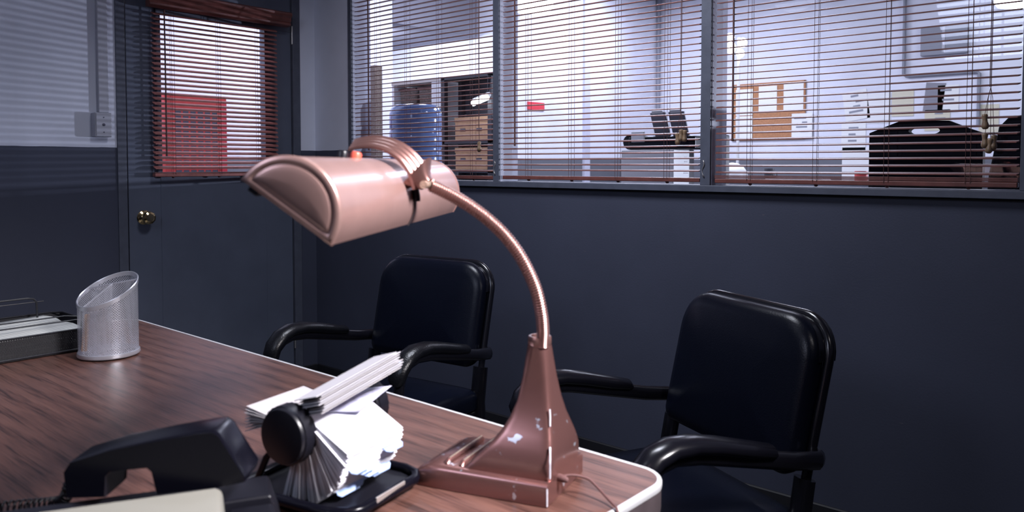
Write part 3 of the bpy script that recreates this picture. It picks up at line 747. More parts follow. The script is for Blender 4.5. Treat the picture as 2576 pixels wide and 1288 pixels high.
# ---------------------------------------------------------------- rotary card file
A_ = Vector((-0.22, 0.9755, 0)); H_ = Vector((0.9755, 0.22, 0))
RK = Vector((2.660, -1.904, 0.834))
rol = thing('rotary_card_file', 'black rotary card file fanned full of white cards, beside the phone', 'card file', (RK.x - 0.011, RK.y + 0.055, ZD))
RO = rol.location.copy()
def rp(a, h, z): return RK + A_ * a + H_ * h + UZ * z
for s0 in (0.0, 0.128):
    prof = [(0.001, 0.0), (0.0285, 0.0), (0.0300, 0.0006), (0.0308, 0.0020), (0.0312, 0.0040), (0.0325, 0.0050), (0.0325, 0.021), (0.0310, 0.0225), (0.012, 0.0230)]
    mb = MB(); n = 56; ringsk = []
    for r, hh_ in prof:
        ringsk.append([RK + A_ * (s0 + hh_ - 0.010) + (H_ * cos(2 * pi * i / n) + UZ * sin(2 * pi * i / n)) * (r + (0.0007 if (i % 2 and r > 0.0315) else 0)) for i in range(n)])
    mb.loft(ringsk).build('knob', M['blackp'], rol, smooth=30, org=RO)
MB().tube([rp(0, 0, 0), rp(0.128, 0, 0)], 0.014, 20).build('drum', M['blackp'], rol, smooth=60, org=RO)
# cards: root angle and tip angle sweep from the upper right round to the bottom
def card(rt_, tip, a0, a1, th=0.0005, rr=0.030, tr=0.081, jz=0.0, round_=True):
    """thin card from root point to tip point extruded along the axis"""
    R = (rr * cos(rt_), rr * sin(rt_)); T = (tr * cos(tip), tr * sin(tip))
    d = Vector((T[0] - R[0], T[1] - R[1])).normalized(); nn = Vector((-d.y, d.x)) * th
    mb_v = []
    for a in (a0, a1):
        for (p, q) in ((R, -1), (T, -1), (T, 1), (R, 1)):
            mb_v.append(rp(a, p[0] + nn.x * q, p[1] + nn.y * q + jz))
    return mb_v, [(0, 1, 2, 3), (7, 6, 5, 4), (0, 4, 5, 1), (1, 5, 6, 2), (2, 6, 7, 3), (3, 7, 4, 0)]
NCARD = 60
for i in range(NCARD):
    f = i / (NCARD - 1.0)
    tip = radians(-11 - 94 * f + random.uniform(-0.7, 0.7)) if i else radians(-10); rt_ = radians(55 - 150 * f)
    tr = 0.0775 + 0.0045 * f + random.uniform(-0.0016, 0.0010)
    j = random.uniform(-0.004, 0.004) if i > 3 else 0.0
    v, fc = card(rt_, tip, 0.011 + j, 0.110 + j, 0.0003 if i % 4 else 0.0005, 0.024, tr)
    MB().add(v, fc).build('card', M['paper'], rol, org=RO)
    if i % 3 == 1 and i > 4:
        T = (tr * cos(tip), tr * sin(tip)); a = 0.020 + (i * 7 % 5) * 0.014
        d = Vector((cos(tip), sin(tip)))
        mb = MB(); pts = [(0, 0), (0.0, 0.009), (0.005, 0.013), (0.027, 0.013), (0.032, 0.009), (0.032, 0)]
        r0 = [rp(a + q, T[0] + d.x * (w - 0.004), T[1] + d.y * (w - 0.004) + 0.0006) for q, w in pts]
        r1 = [p + UZ * 0.0012 for p in r0]
        mb.loft([r0, r1]).build('tab', M['paperb'], rol, org=RO)
# cards lying back on the far side of the drum
for i in range(9):
    v, fc = card(radians(165), radians(189 - 2.6 * i), 0.012 + 0.001 * (i % 3), 0.108, 0.0004, 0.024, 0.079)
    MB().add(v, fc).build('card', M['greycard'], rol, org=RO)
# a slanting bundle of loose cards standing out at the top
B0 = campt(748, 1034, 0.868); B1 = campt(948, 921, 0.960)
bd = (B1 - B0).normalized(); BLn = (B1 - B0).length
bs = campt(792, 1046, 0.805) - B0; bs = (bs - bd * bs.dot(bd)).normalized(); bn = bd.cross(bs).normalized()
if bn.z < 0: bn = -bn
for i in range(9):
    o_ = B0 + bn * (0.0024 * (i - 3)) + bs * (0.022 + 0.0008 * (i % 3))
    MB().obox(o_ + bd * (BLn / 2 + 0.0022 * ((i * 5) % 4)), (bd, bs, bn), (BLn / 2, 0.022, 0.0004)).build('loose_card', M['loosecard'] if i % 3 else M['greycard'], rol, org=RO)
MB().obox(B0 + bd * (BLn + 0.004) - bn * 0.004 + bs * 0.016, (bd, bs, bn), (0.009, 0.014, 0.0006)).build('tab', M['paperb'], rol, org=RO)
v = [campt(752, 1036, 0.866), campt(905, 1036, 0.900), campt(985, 971, 0.955), campt(858, 984, 0.952)]
n2 = (v[1] - v[0]).cross(v[2] - v[0]).normalized()
MB().loft([v, [p + n2 * 0.0008 for p in v]]).build('printed_card', mat('printed_card', (0.42, 0.42, 0.56), 0.5, noise=0.45, nscale=45), rol, org=RO)
# stand
mb = MB()
st = [(-0.005, -0.062, -0.0725), (-0.005, 0.060, -0.0725), (0.004, 0.080, -0.0725), (0.018, 0.088, -0.0725), (0.112, 0.090, -0.0725), (0.126, 0.082, -0.0725), (0.133, 0.062, -0.0725), (0.133, -0.062, -0.0725), (0.122, -0.08, -0.0725), (0.006, -0.08, -0.0725)]
mb.tube([rp(*p) for p in st], 0.0062, 10, closed=True)
mb.build('stand', M['blackg'], rol, smooth=60, org=RO)
for a in (-0.002, 0.130):
    MB().tube([rp(a, -0.050, -0.070), rp(a, -0.030, -0.030), rp(a, 0, 0)], 0.0040, 8).build('support', M['blackg'], rol, smooth=60, org=RO)
MB().obox(rp(0.062, 0.0930, -0.0695), (A_, H_, UZ), (0.026, 0.0012, 0.0045)).build('label_holder', M['hinge'], rol, bevel=0.0008, org=RO)
MB().obox(rp(0.064, 0.0, -0.0775), (A_, H_, UZ), (0.064, 0.080, 0.0025)).build('tray', M['blackp'], rol, org=RO)

# ---------------------------------------------------------------- telephone
ph = thing('telephone', 'black desk telephone handset resting on a cream phone body with coiled cord', 'telephone', (2.665, -2.045, ZD))
PO = ph.location.copy()
PH0 = Vector((2.647, -2.158, 0)); PU = Vector((0.472, 0.882, 0)).normalized(); PV = Vector((PU.y, -PU.x, 0))
HL = Vector((2.600, -2.096, 0.8290)); HR = Vector((2.722, -1.983, 0.8310))
HU = (HR - HL).normalized(); HV = Vector((HU.y, -HU.x, 0)).normalized(); HW = HV.cross(HU).normalized()
if HW.z < 0: HW = -HW
HLn = (HR - HL).length; KS = HLn / 0.238
prof_o = [(0.000, -0.016), (-0.003, 0.020), (0.006, 0.034), (0.06, 0.050), (0.13, 0.063), (0.18, 0.071), (0.197, 0.072), (0.205, 0.066), (0.238, 0.008), (0.236, 0.000), (0.205, -0.006), (0.120, -0.014), (0.114, 0.018), (0.108, 0.024), (0.058, 0.020), (0.052, 0.013), (0.050, -0.016)]
mb = MB(); rings = []
for v_, s_ in ((-0.022, 0.92), (-0.020, 0.97), (-0.016, 1.0), (0.018, 1.0), (0.022, 0.97), (0.024, 0.92)):
    cxm, cym = 0.12, 0.03
    rings.append([HL + HU * ((cxm + (a - cxm) * (1 - (1 - s_) * 0.15)) * KS) + HW * ((cym + (b - cym) * (1 - (1 - s_) * 0.6)) * KS) + HV * v_ for a, b in prof_o])
mb.loft(rings).build('handset', M['blackg'], ph, smooth=35, org=PO)
def q4(a0, a1, v0, v1, z): return [PH0 + PU * a + PV * v + UZ * z for a, v in ((a0, v0), (a1, v0), (a1, v1), (a0, v1))]
MB().loft([q4(-0.10, 0.214, -0.062, -0.003, ZD), q4(-0.10, 0.216, -0.062, -0.003, ZD + 0.030), q4(-0.10, 0.206, -0.058, -0.004, 0.812)]).build('cradle', M['blackp'], ph, bevel=0.003, org=PO)
MB().loft([q4(0.166, 0.214, -0.002, 0.11, ZD), q4(0.166, 0.216, -0.002, 0.11, ZD + 0.03), q4(0.166, 0.207, -0.003, 0.10, 0.806)]).build('cradle_side', M['blackp'], ph, bevel=0.004, org=PO)
MB().loft([q4(-0.20, 0.163, -0.001, 0.20, ZD), q4(-0.20, 0.1635, -0.001, 0.20, ZD + 0.055), q4(-0.20, 0.1615, 0.0005, 0.20, 0.826), q4(-0.20, 0.155, 0.004, 0.20, 0.8305)]).build('body', M['cream'], ph, bevel=0.004, org=PO, bseg=3)
# coiled cord
cpts = []
base = [campt(205, 1205, .80), campt(178, 1215, .80), campt(168, 1245, .80), campt(150, 1262, .82), campt(100, 1268, .83), campt(40, 1272, .83), campt(-30, 1280, .82), campt(-90, 1290, .80)]
base = [Vector((p.x, p.y, max(p.z, ZD + 0.0075))) for p in base]
bp_ = catmull(base, 60)
for k in range(len(bp_) - 1):
    t = (bp_[k + 1] - bp_[k]).normalized(); x = t.cross(UZ).normalized(); y = x.cross(t)
    a = k * 0.45
    cpts.append(bp_[k] + (x * cos(a) + y * sin(a)) * 0.0054)
MB().tube(cpts, 0.0013, 6).build('coiled_cord', M['blackp'], ph, smooth=80, org=PO)

# ---------------------------------------------------------------- mesh pencil cup
cup = thing('pencil_cup', 'silver wire-mesh pencil cup with slanted rim and dividers on the desk', 'pencil cup', (1.775, -1.738, ZD))
RTv = Vector((0.756, 0.655, 0)); FWv = Vector((-0.655, 0.756, 0))
CR = 0.0545
def rimz(x, y): p = Vector((x, y, 0)); return 0.1325 + 0.20 * p.dot(RTv) + 0.47 * p.dot(FWv)
mb = MB(); n = 64; vs = []; uv = []; fs = []
for k in range(9):
    for i in range(n + 1):
        a = 2 * pi * i / n; x, y = CR * cos(a), CR * sin(a); z = 0.006 + (rimz(x, y) - 0.006) * k / 8
        vs.append((x, y, z)); uv.append((a * CR, z))
for k in range(8):
    for i in range(n): q = k * (n + 1) + i; fs.append((q, q + 1, q + n + 2, q + n + 1))
mb.add(vs, fs); mb.uv = uv; mb.build('mesh_wall', M['mesh'], cup, smooth=180)
mb = MB()
rings = []
for i in range(n):
    a = 2 * pi * i / n; c, s = cos(a), sin(a)
    sec = []
    for r, dz in ((CR - 0.0012, -0.008), (CR + 0.0012, -0.008), (CR + 0.0014, 0.0), (CR, 0.0012), (CR - 0.0014, 0.0)):
        sec.append((r * c, r * s, rimz(CR * c, CR * s) + dz))
    rings.append(sec)
rings.append(rings[0]); mb.loft(rings, False, False); mb.build('rim', M['mesh_rim'], cup, smooth=50)
MB().lathe([(0.02, 0.002), (CR + 0.0015, 0.002), (CR + 0.003, 0.004), (CR + 0.002, 0.010), (CR - 0.001, 0.010), (CR - 0.001, 0.005), (0.02, 0.005)], (0, 0, 0), (0, 0, 1), 64).build('base_ring', M['mesh_rim'], cup, smooth=50)
def divider(p0, p1, name='divider'):
    p0, p1 = Vector(p0), Vector(p1); mb = MB(); vs = []; uv = []; fs = []; m = 10
    for i in range(m + 1):
        p = p0 + (p1 - p0) * i / m
        for k in range(7):
            z = 0.006 + (min(rimz(p.x, p.y), 0.175) - 0.010) * k / 6
            vs.append((p.x, p.y, z)); uv.append(((p1 - p0).length * i / m, z))
    for i in range(m):
        for k in range(6): q = i * 7 + k; fs.append((q, q + 7, q + 8, q + 1))
    mb.add(vs, fs); mb.uv = uv; d = mb.build(name, M['mesh'], cup)
    MB().tube([(p0 + (p1 - p0) * i / m) + UZ * (min(rimz(*(p0 + (p1 - p0) * i / m).xy), 0.175) - 0.003) for i in range(m + 1)], 0.0013, 6, sy=1.6).build('divider_rail', M['mesh_rim'], d, smooth=60)
dl = RTv * -0.050 + FWv * 0.022; dr_ = RTv * 0.050 + FWv * 0.020
divider(dl, dr_)
divider(FWv * 0.021 + RTv * -0.002, RTv * -0.026 - FWv * 0.048)
pts3 = [(RTv * -0.030 - FWv * 0.01 + UZ * 0.045), (RTv * -0.024 - FWv * 0.012 + UZ * 0.05)]
er = MB().obox(Vector((1.772, -1.74, ZD)) + RTv * -0.036 - FWv * 0.012 + UZ * 0.047, (RTv, (UZ + FWv * 0.2).normalized(), FWv), (0.0045, 0.036, 0.004)).build('wooden_pencil', M['boxwood'], bevel=0.001)
tag(er, 'short tan wooden pencil stub standing inside the mesh cup', 'pencil')
for a in (0.6, 2.2, 3.9, 5.2):
    MB().lathe([(0.004, 0), (0.005, 0.002)], (0.045 * cos(a), 0.045 * sin(a), 0.0), (0, 0, 1), 10).build('foot', M['blackp'], cup)

# ---------------------------------------------------------------- letter tray
tr = thing('letter_tray', 'black perforated metal letter tray holding papers, left edge of the desk', 'letter tray', (1.575, -1.965, ZD))
X0, X1, Y0, Y1 = -0.125, 0.120, -0.21, 0.250
mb = MB(); vs = []; uv = []; fs = []
def wallq(a, b, z0, z1):
    o = len(vs); L = (Vector(b) - Vector(a)).length
    for p, q in ((a, 0), (b, L)):
        for z in (z0, z1): vs.append((p[0], p[1], z)); uv.append((q, z))
    fs.append((o, o + 2, o + 3, o + 1))
wallq((X1, Y0), (X1, Y1), 0.004, 0.045); wallq((X0, Y0), (X0, Y1), 0.004, 0.045); wallq((X0, Y1), (X1, Y1), 0.004, 0.045)
mb.add(vs, fs); mb.uv = uv; mb.build('side_wall', M['bmesh'], tr)
MB().box(X0, X1, Y0, Y1, 0.001, 0.004).build('bottom', M['bwire'], tr)
mb = MB()
for z, r in ((0.004, 0.0022), (0.045, 0.0020)): mb.tube([(X1, Y0, z), (X1, Y1 - 0.02, z), (X1 - 0.02, Y1, z), (X0 + 0.02, Y1, z), (X0, Y1 - 0.02, z), (X0, Y0, z)], r, 8)
mb.build('rim_wire', M['bwire'], tr, smooth=60)
mb = MB()
for x in (0.050, -0.013): mb.tube([(x, Y0, 0.052), (x, Y1 - 0.03, 0.052), (x, Y1, 0.047)], 0.0017, 6)
mb.build('hold_down_wire', M['bwire'], tr, smooth=60)
mb = MB(); mb.tube([(-0.085, Y0, 0.0890), (-0.085, 0.172, 0.0885), (-0.085, 0.184, 0.086), (-0.085, 0.190, 0.078), (-0.085, 0.192, 0.005)], 0.0022, 7)
mb.tube([(-0.085, Y0, 0.079), (-0.085, 0.204, 0.0785)], 0.0011, 6)
mb.build('tier_support', M['bwire'], tr, smooth=60)
for k, (z, rz, dx, dy) in enumerate(((0.0055, 0.0, 0, -0.01), (0.012, 0.03, 0.004, 0.0), (0.024, -0.02, -0.004, 0.006), (0.0385, 0.022, 0.002, 0.008))):
    s = 0.109; l = 0.205; vs = []
    nx, ny = 8, 12
    for i in range(nx + 1):
        for j in range(ny + 1):
            x = -s + 2 * s * i / nx; y = -l + 2 * l * j / ny
            zz = z + 0.004 * max(0, j - 8) * (0.4 + 0.6 * abs(sin(i * 0.8 + k)))*0.5
            xr, yr = x * cos(rz) - y * sin(rz), x * sin(rz) + y * cos(rz)
            vs.append((xr + dx, yr + dy, zz))
    fs = [(i * (ny + 1) + j, (i + 1) * (ny + 1) + j, (i + 1) * (ny + 1) + j + 1, i * (ny + 1) + j + 1) for i in range(nx) for j in range(ny)]
    o = MB().add(vs, fs).build('paper_sheet', M['ruled'], smooth=180)
    o.location = tuple(tr.location)
    sm = o.modifiers.new('thick', 'SOLIDIFY'); sm.thickness = 0.0016
    tag(o, ('sheet of paper at the very bottom of the black letter tray', 'slightly turned sheet of paper second from the bottom of the letter tray', 'sheet of paper just under the top sheet in the letter tray', 'ruled ledger sheet lying on top in the black letter tray')[k], 'paper', 'papers in the letter tray')

# ================================================================ outer office beyond the glass
CO = 3.20

mb = MB(); mb.box(-6.0, -0.12, -4.2, 6.2, -0.05, -0.002); mb.box(-0.12, 7.2, 0.12, 6.2, -0.05, -0.002)
struct(mb.build('floor_office', M['office_floor']))
mb = MB(); mb.box(-6.0, -0.12, -4.2, 6.2, CO, CO + 0.05); mb.box(-0.12, 7.2, 0.12, 6.2, CO, CO + 0.05)
struct(mb.build('ceiling_office', M['ceil']))
struct(MB().box(-2.15, -2.05, -4.2, 2.27, 0, CO).build('wall_office_left', M['office']))
struct(MB().box(-3.5, -3.4, 2.17, 3.387, 0, CO).box(-3.4, -2.151, 2.17, 2.27, 0, CO).build('wall_alcove', M['office']))
struct(MB().box(-3.5, -1.5, 3.387, 3.48, 0, CO).build('wall_office_front', M['office']))
struct(MB().box(-1.6, -1.5, 3.4805, 6.0, 0, CO).build('wall_office_side', M['office']))
struct(MB().box(-1.6, 7.2, 6.0, 6.1, 0, CO).build('wall_office_back', M['office']))
struct(MB().box(7.1, 7.2, 0.12, 5.999, 0, CO).build('wall_office_right', M['office']))
struct(MB().box(-3.399, -2.05, 2.28, 3.386, 2.41, CO - 0.001).build('trim_%d' % names, M['soffit'])); names += 1

# water cooler
wc = thing('water_cooler', 'white water cooler with large blue bottle behind the left window', 'water cooler', (0.375, 0.345, 0))
wc.location.y = 0.352
MB().box(-0.155, 0.155, -0.155, 0.165, 0.0, 0.96).build('cabinet', M['whitepl'], wc, bevel=0.015)
mb = MB(); mb.lathe([(0.03, 0.955), (0.05, 0.975), (0.125, 1.01), (0.136, 1.03), (0.136, 1.10), (0.131, 1.11), (0.136, 1.12), (0.136, 1.20), (0.131, 1.21), (0.136, 1.22), (0.136, 1.30), (0.131, 1.31), (0.136, 1.32), (0.136, 1.39), (0.128, 1.42), (0.105, 1.437), (0.02, 1.440)], (0, 0, 0), (0, 0, 1), 36)
mb.build('bottle', M['water'], wc, smooth=60)
MB().box(-0.05, -0.02, -0.175, -0.155, 0.80, 0.84).build('tap', M['greyplastic'], wc); MB().box(0.02, 0.05, -0.175, -0.155, 0.80, 0.84).build('tap', M['redsteel'], wc)

# dark shelf rack with kraft boxes
sr = thing('steel_shelf', 'dark steel shelf rack with kraft boxes behind the left window', 'shelf', (0.125, 1.2, 0))
for x in (-0.200, 0.190):
    for y in (-0.205, -0.055): MB().box(x - 0.015, x + 0.015, y - 0.015, y + 0.015, 0, 1.66).build('post', M['dark_metal'], sr)
for z in (0.12, 0.60, 1.092, 1.265, 1.655): MB().box(-0.215, 0.205, -0.22, -0.04, z - 0.008, z + 0.008).build('shelf_board', M['dark_metal'], sr)
MB().box(-0.215, 0.205, -0.039, -0.032, 0.12, 1.655).build('back_panel', M['dark_metal'], sr)
def kbox(loc, w, d, h, label, mt='boxwood', slots=True, grp='kraft boxes on the steel shelf'):
    b = thing('storage_box', label, 'box', loc, 0, grp)
    MB().box(-w / 2, w / 2, -d / 2, d / 2, 0, h).build('body', M[mt], b, bevel=0.003)
    MB().box(-w / 2 - 0.003, w / 2 + 0.003, -d / 2 - 0.003, d / 2 + 0.003, h - 0.025, h + 0.004).build('lid', M[mt], b, bevel=0.002)
    if slots:
        mb = MB()
        for x in (-w / 4, w / 4): mb.obox((x, -d / 2 - 0.0015, h * 0.48), ((1, 0, 0), (0, 1, 0), (0, 0, 1)), (0.020, 0.002, 0.008))
        mb.build('slot', M['ink'], b)
    return b
kbox((0.150, 1.072, 1.1015), 0.265, 0.150, 0.128, 'kraft box with two dark slots on the lower visible shelf of the steel rack')
kbox((0.150, 1.072, 1.2745), 0.270, 0.150, 0.138, 'kraft box with two dark slots on the upper visible shelf of the steel rack')
# beige shelf with two woven baskets
bs_ = thing('shelf_unit', 'beige shelf unit carrying two dark baskets, above the blue water bottle', 'shelf', (-0.36, 1.2, 0))
MB().box(-0.21, 0.255, -0.205, 0.2, 1.648, 1.672).build('top_board', M['beige'], bs_)
MB().box(-0.21, 0.164, -0.2, 0.2, 1.455, 1.470).build('shelf_board', M['beige'], bs_)
MB().box(-0.21, 0.164, -0.2, 0.2, 0.0, 1.455).build('cupboard', M['beige'], bs_)
MB().box(0.165, 0.255, -0.2, 0.2, 0.0, 1.647).build('side_panel', M['whitepl'], bs_)
MB().box(-0.21, -0.19, -0.2, 0.2, 1.470, 1.648).build('side_panel', M['whitepl'], bs_)
for k, x in enumerate((-0.465, -0.283)):
    b = thing('woven_basket', 'dark brown woven basket on the beige shelf, %s' % ('left one' if k == 0 else 'right one'), 'basket', (x, 1.15, 1.4705), 0, 'woven baskets')
    mb = MB(); mb.loft([[(px * s_, py * s_, z) for px, py in rrect(0.083, 0.11, 0.02, 4)] for z, s_ in ((0, 0.93), (0.08, 0.97), (0.150, 1.0), (0.158, 1.0), (0.158, 0.9), (0.10, 0.9))])
    mb.build('basket_body', M['basket'], b, smooth=50)
    MB().box(-0.083, 0.083, -0.114, -0.108, 0.140, 0.156).build('band', M['cord'], b)
# post near left
tag(MB().box(-1.62, -1.54, 1.65, 1.73, 0, 1.93).build('coat_stand_post', M['basket'], bevel=0.01), 'brown upright post against the pale wall behind the left blind', 'post')
# small clip lamp on the steel shelf
cl = thing('clip_lamp', 'small lit clip lamp shining beside the steel shelf rack', 'lamp', (0.285, 0.93, 1.50))
MB().tube([(-0.055, 0, -0.012), (0.060, 0.0, 0.018)], 0.016, 12).build('lit_tube', M['bulb'], cl, smooth=60)
MB().tube([(-0.058, 0.012, 0.006), (0.063, 0.014, 0.036)], 0.014, 12).build('lamp_hood', M['whitepl'], cl, smooth=60)
MB().tube([(0.0, 0.015, 0.01), (0.02, 0.05, 0.06), (0.03, 0.040, 0.150)], 0.005, 8).build('arm', M['dark_metal'], cl, smooth=60)

# red cabinet outside the door
rc = thing('red_cabinet', 'red louvred steel cabinet seen through the door blind', 'cabinet', (-1.45, 0.04, 0))
MB().box(-0.30, 0.20, -0.23, 0.17, 0, 1.555).build('body', M['redsteel'], rc, bevel=0.006)
mb = MB()
for r in range(14):
    for c in range(6):
        y = -0.165 + 0.047 * c; z = 1.455 - 0.030 * r
        mb.box(0.199, 0.2015, y, y + 0.034, z - 0.012, z + 0.004)
mb.build('louvres', M['ink'], rc)
MB().box(0.199, 0.206, 0.13, 0.165, 0.02, 1.53).build('corner_strip', M['signred'], rc)

# white carton, printer on top and dark case
tb_ = thing('side_table', 'dark side table carrying the white carton behind the middle window', 'table', (1.15, 1.75, 0))
MB().box(-0.42, 0.42, -0.3, 0.3, 0.72, 0.75).build('table_top', M['dark_metal'], tb_)
for x in (-0.38, 0.38):
    for y in (-0.26, 0.26): MB().box(x - 0.02, x + 0.02, y - 0.02, y + 0.02, 0, 0.72).build('leg', M['dark_metal'], tb_)
ct = thing('white_carton', 'large white carton with printed side, under the black printer', 'box', (1.055, 1.62, 0.7505))
MB().box(-0.172, 0.172, -0.12, 0.12, 0, 0.466).build('body', M['whitepl'], ct, bevel=0.004)
mb = MB()
for z, w in ((0.42, 0.035), (0.395, 0.035), (0.34, 0.05), (0.330, 0.05)): mb.box(0.172, 0.1735, -w / 2 + 0.02, w / 2 + 0.02, z, z + 0.006)
mb.build('printing', M['greyplastic'], ct)
pr = thing('desktop_printer', 'black desktop printer with upright grey trays on the white carton', 'printer', (1.10, 1.64, 1.2175))
MB().box(-0.19, 0.24, -0.11, 0.12, 0, 0.075).build('body', M['blackg'], pr, bevel=0.01)
MB().lathe([(0.002, -0.09), (0.042, -0.09), (0.045, -0.08), (0.045, 0.08), (0.042, 0.09), (0.002, 0.09)], (-0.195, 0, 0.046), (0, 1, 0), 20).build('roller_cover', M['blackg'], pr, smooth=50)
for x in (-0.12, 0.0):
    p = MB().obox((x + 0.055, 0.05, 0.145), ((1, 0, 0), (0, 0.9, 0.43), (0, -0.43, 0.9)), (0.052, 0.008, 0.085)).build('paper_tray', M['greyplastic'], pr, bevel=0.006)
    MB().obox((x + 0.055, 0.008, 0.222), ((1, 0, 0), (0, 0.9, 0.43), (0, -0.43, 0.9)), (0.036, 0.004, 0.010)).build('paper_edge', M['whitepl'], pr, bevel=0.002)
MB().box(-0.16, -0.075, -0.125, -0.111, 0.045, 0.105).build('display', M['whitepl'], pr, bevel=0.003)
tag(MB().box(1.245, 1.315, 1.775, 2.02, 0.7505, 1.31).build('equipment_case', M['blackp'], bevel=0.01), 'black equipment case right of the white carton', 'case')

# red sign and dark vertical pipe on the pale side wall
tag(MB().box(-1.4995, -1.49, 3.50, 3.76, 1.672, 1.748).build('wall_sign', M['signred']), 'small red sign on the bright office wall behind the middle blind', 'sign')
tag(MB().tube([(-1.47, 5.93, 0.02), (-1.47, 5.93, CO - 0.01)], 0.025, 10).build('wall_pipe', M['greyp'], smooth=60), 'thin grey pipe in the far office corner behind the middle blind', 'pipe')
tag(MB().box(-1.4995, -1.47, 4.42, 4.52, 0.02, CO - 0.01).build('cable_trunking', M['jamb']), 'pale vertical cable trunking on the office side wall', 'trunking')

# bulletin board
bb = thing('bulletin_board', 'cork bulletin board with white sheets pinned on it, behind the right window', 'bulletin board', (-0.13, 5.998, 1.72))
MB().box(-0.40, 0.40, -0.020, 0, -0.31, 0.31).build('cork_panel', M['cork'], bb)
mb = MB()
for a in ((-0.41, 0.41, 0.30, 0.315), (-0.41, 0.41, -0.315, -0.30)): mb.box(a[0], a[1], -0.021, 0, a[2], a[3])
for a in ((-0.415, -0.40), (0.40, 0.415)): mb.box(a[0], a[1], -0.021, 0, -0.315, 0.315)
mb.build('frame', M['cork'], bb)
def sheet(x, z, w, h, label, m='offwhite', y=5.9752, rot=0.0, grp='sheets pinned in the office', ink=0):
    s = thing('pinned_sheet', label, 'paper', (x, y, z), 0, grp)
    ca, sa = cos(rot), sin(rot)
    MB().obox((0, 0, 0), ((ca, 0, sa), (0, 1, 0), (-sa, 0, ca)), (w / 2, 0.0015, h / 2)).build('sheet', M[m], s)
    if ink:
        mb = MB()
        for k in range(ink): mb.obox((random.uniform(-0.15, 0.15) * w, -0.002, h * (0.32 - 0.7 * k / max(1, ink))), ((ca, 0, sa), (0, 1, 0), (-sa, 0, ca)), (w * random.uniform(0.12, 0.3), 0.0008, h * 0.035))
        mb.build('printing', M['greyp'], s)
    return s
sheet(-0.395, 1.83, 0.20, 0.29, 'white sheet at the upper left of the cork board')
sheet(-0.395, 1.545, 0.20, 0.26, 'white sheet at the lower left of the cork board')
sheet(-0.125, 1.85, 0.205, 0.29, 'white sheet at the top centre of the cork board')
sheet(0.160, 1.86, 0.215, 0.30, 'white sheet at the upper right of the cork board')
sheet(0.255, 1.545, 0.22, 0.27, 'printed white sheet at the lower right of the cork board', ink=4)
# papers on the wall to the right
for (x, z, w, h, m, r, ink, lab) in ((0.80, 1.74, 0.24, 0.30, 'offwhite', 0.15, 4, 'tilted printed sheet left of the other papers on the far office wall'),
    (1.02, 1.70, 0.22, 0.30, 'whitepl', 0, 0, 'plain white sheet beside the tilted printed sheet on the far office wall'),
    (1.24, 1.74, 0.20, 0.26, 'creamp', 0, 0, 'tan sheet between the white papers on the far office wall'),
    (1.52, 1.78, 0.17, 0.28, 'greyplastic', -0.1, 0, 'dark photo print on the far office wall'),
    (1.64, 1.76, 0.18, 0.26, 'offwhite', 0, 2, 'pale sheet right of the dark photo print'),
    (1.55, 1.56, 0.22, 0.20, 'creamp', 0, 3, 'tan note below the dark photo print'),
    (0.78, 1.42, 0.24, 0.28, 'offwhite', 0, 3, 'white sheet below the tilted printed sheet'),
    (0.82, 1.14, 0.30, 0.34, 'whitepl', 0, 0, 'large white sheet lowest on the far office wall left of the black chair'),
    (1.98, 1.56, 0.16, 0.26, 'creamp', 0, 0, 'narrow tan sheet near the right chair on the far office wall')):
    sheet(x, z, w, h, lab, m, 5.996, r, 'papers on the far office wall', ink)
# electric panel and conduits
ep = thing('electric_panel', 'grey electric panel high on the far office wall', 'electric panel', (1.60, 5.999, 2.20))
MB().box(-0.20, 0.20, -0.05, 0, -0.02, 0.255).build('cabinet', M['greyp'], ep, bevel=0.004)
MB().box(-0.012, 0.012, -0.056, -0.05, 0.0, 0.24).build('door_seam', M['raceway'], ep)
tag(MB().tube([(1.25, 5.97, CO - 0.01), (1.25, 5.97, 2.02), (1.27, 5.97, 2.0), (1.88, 5.97, 2.0), (1.90, 5.97, 1.98), (1.90, 5.97, 1.50)], 0.016, 8).build('conduit', M['greyp'], smooth=60), 'grey conduit pipe running below the electric panel', 'conduit')

# office chairs close to the right window
oc = thing('black_office_chair', 'black office chair back with oval grip hole behind the right window', 'chair', (2.62, 0.95, 0))
def octo(y, s=1.0): return [(-0.200 * s, y, 1.06 - 0.2), (0.200 * s, y, 0.86), (0.200 * s, y, 1.250), (0.085 * s, y, 1.300), (-0.085 * s, y, 1.303), (-0.200 * s, y, 1.262)]
mb = MB()
out = [(-0.20, 0.80), (0.20, 0.80), (0.20, 1.248), (0.150, 1.268), (0.085, 1.298), (0.0, 1.303), (-0.085, 1.303), (-0.150, 1.278), (-0.20, 1.258)]
n = 36; hole = [(0.055 * cos(2 * pi * i / n), 1.262 + 0.017 * sin(2 * pi * i / n)) for i in range(n)]
def ray_out(a):
    c, s = cos(a), sin(a); best = 9
    for i in range(len(out)):
        (x1, y1), (x2, y2) = out[i], out[(i + 1) % len(out)]; y1 -= 1.262; y2 -= 1.262
        dx, dy = x2 - x1, y2 - y1; den = c * dy - s * dx
        if abs(den) < 1e-9: continue
        t = (x1 * dy - y1 * dx) / den; u = (x1 * s - y1 * c) / den
        if t > 0 and -1e-6 <= u <= 1 + 1e-6: best = min(best, t)
    return (best * c, 1.262 + best * s)
angs = sorted(set([2 * pi * i / 72 for i in range(72)] + [math.atan2(y - 1.262, x) % (2 * pi) for x, y in out]))
hs = [(0.055 * cos(a), 1.262 + 0.017 * sin(a)) for a in angs]; os_ = [ray_out(a) for a in angs]
for yy in (0,):
    rings = [[(x, 0.0, z) for x, z in hs], [(x, 0.0, z) for x, z in os_], [(x, 0.045, z) for x, z in os_], [(x, 0.045, z) for x, z in hs], [(x, 0.0, z) for x, z in hs]]
mb.loft(rings, False, False).build('backrest', M['matteblack'], oc)
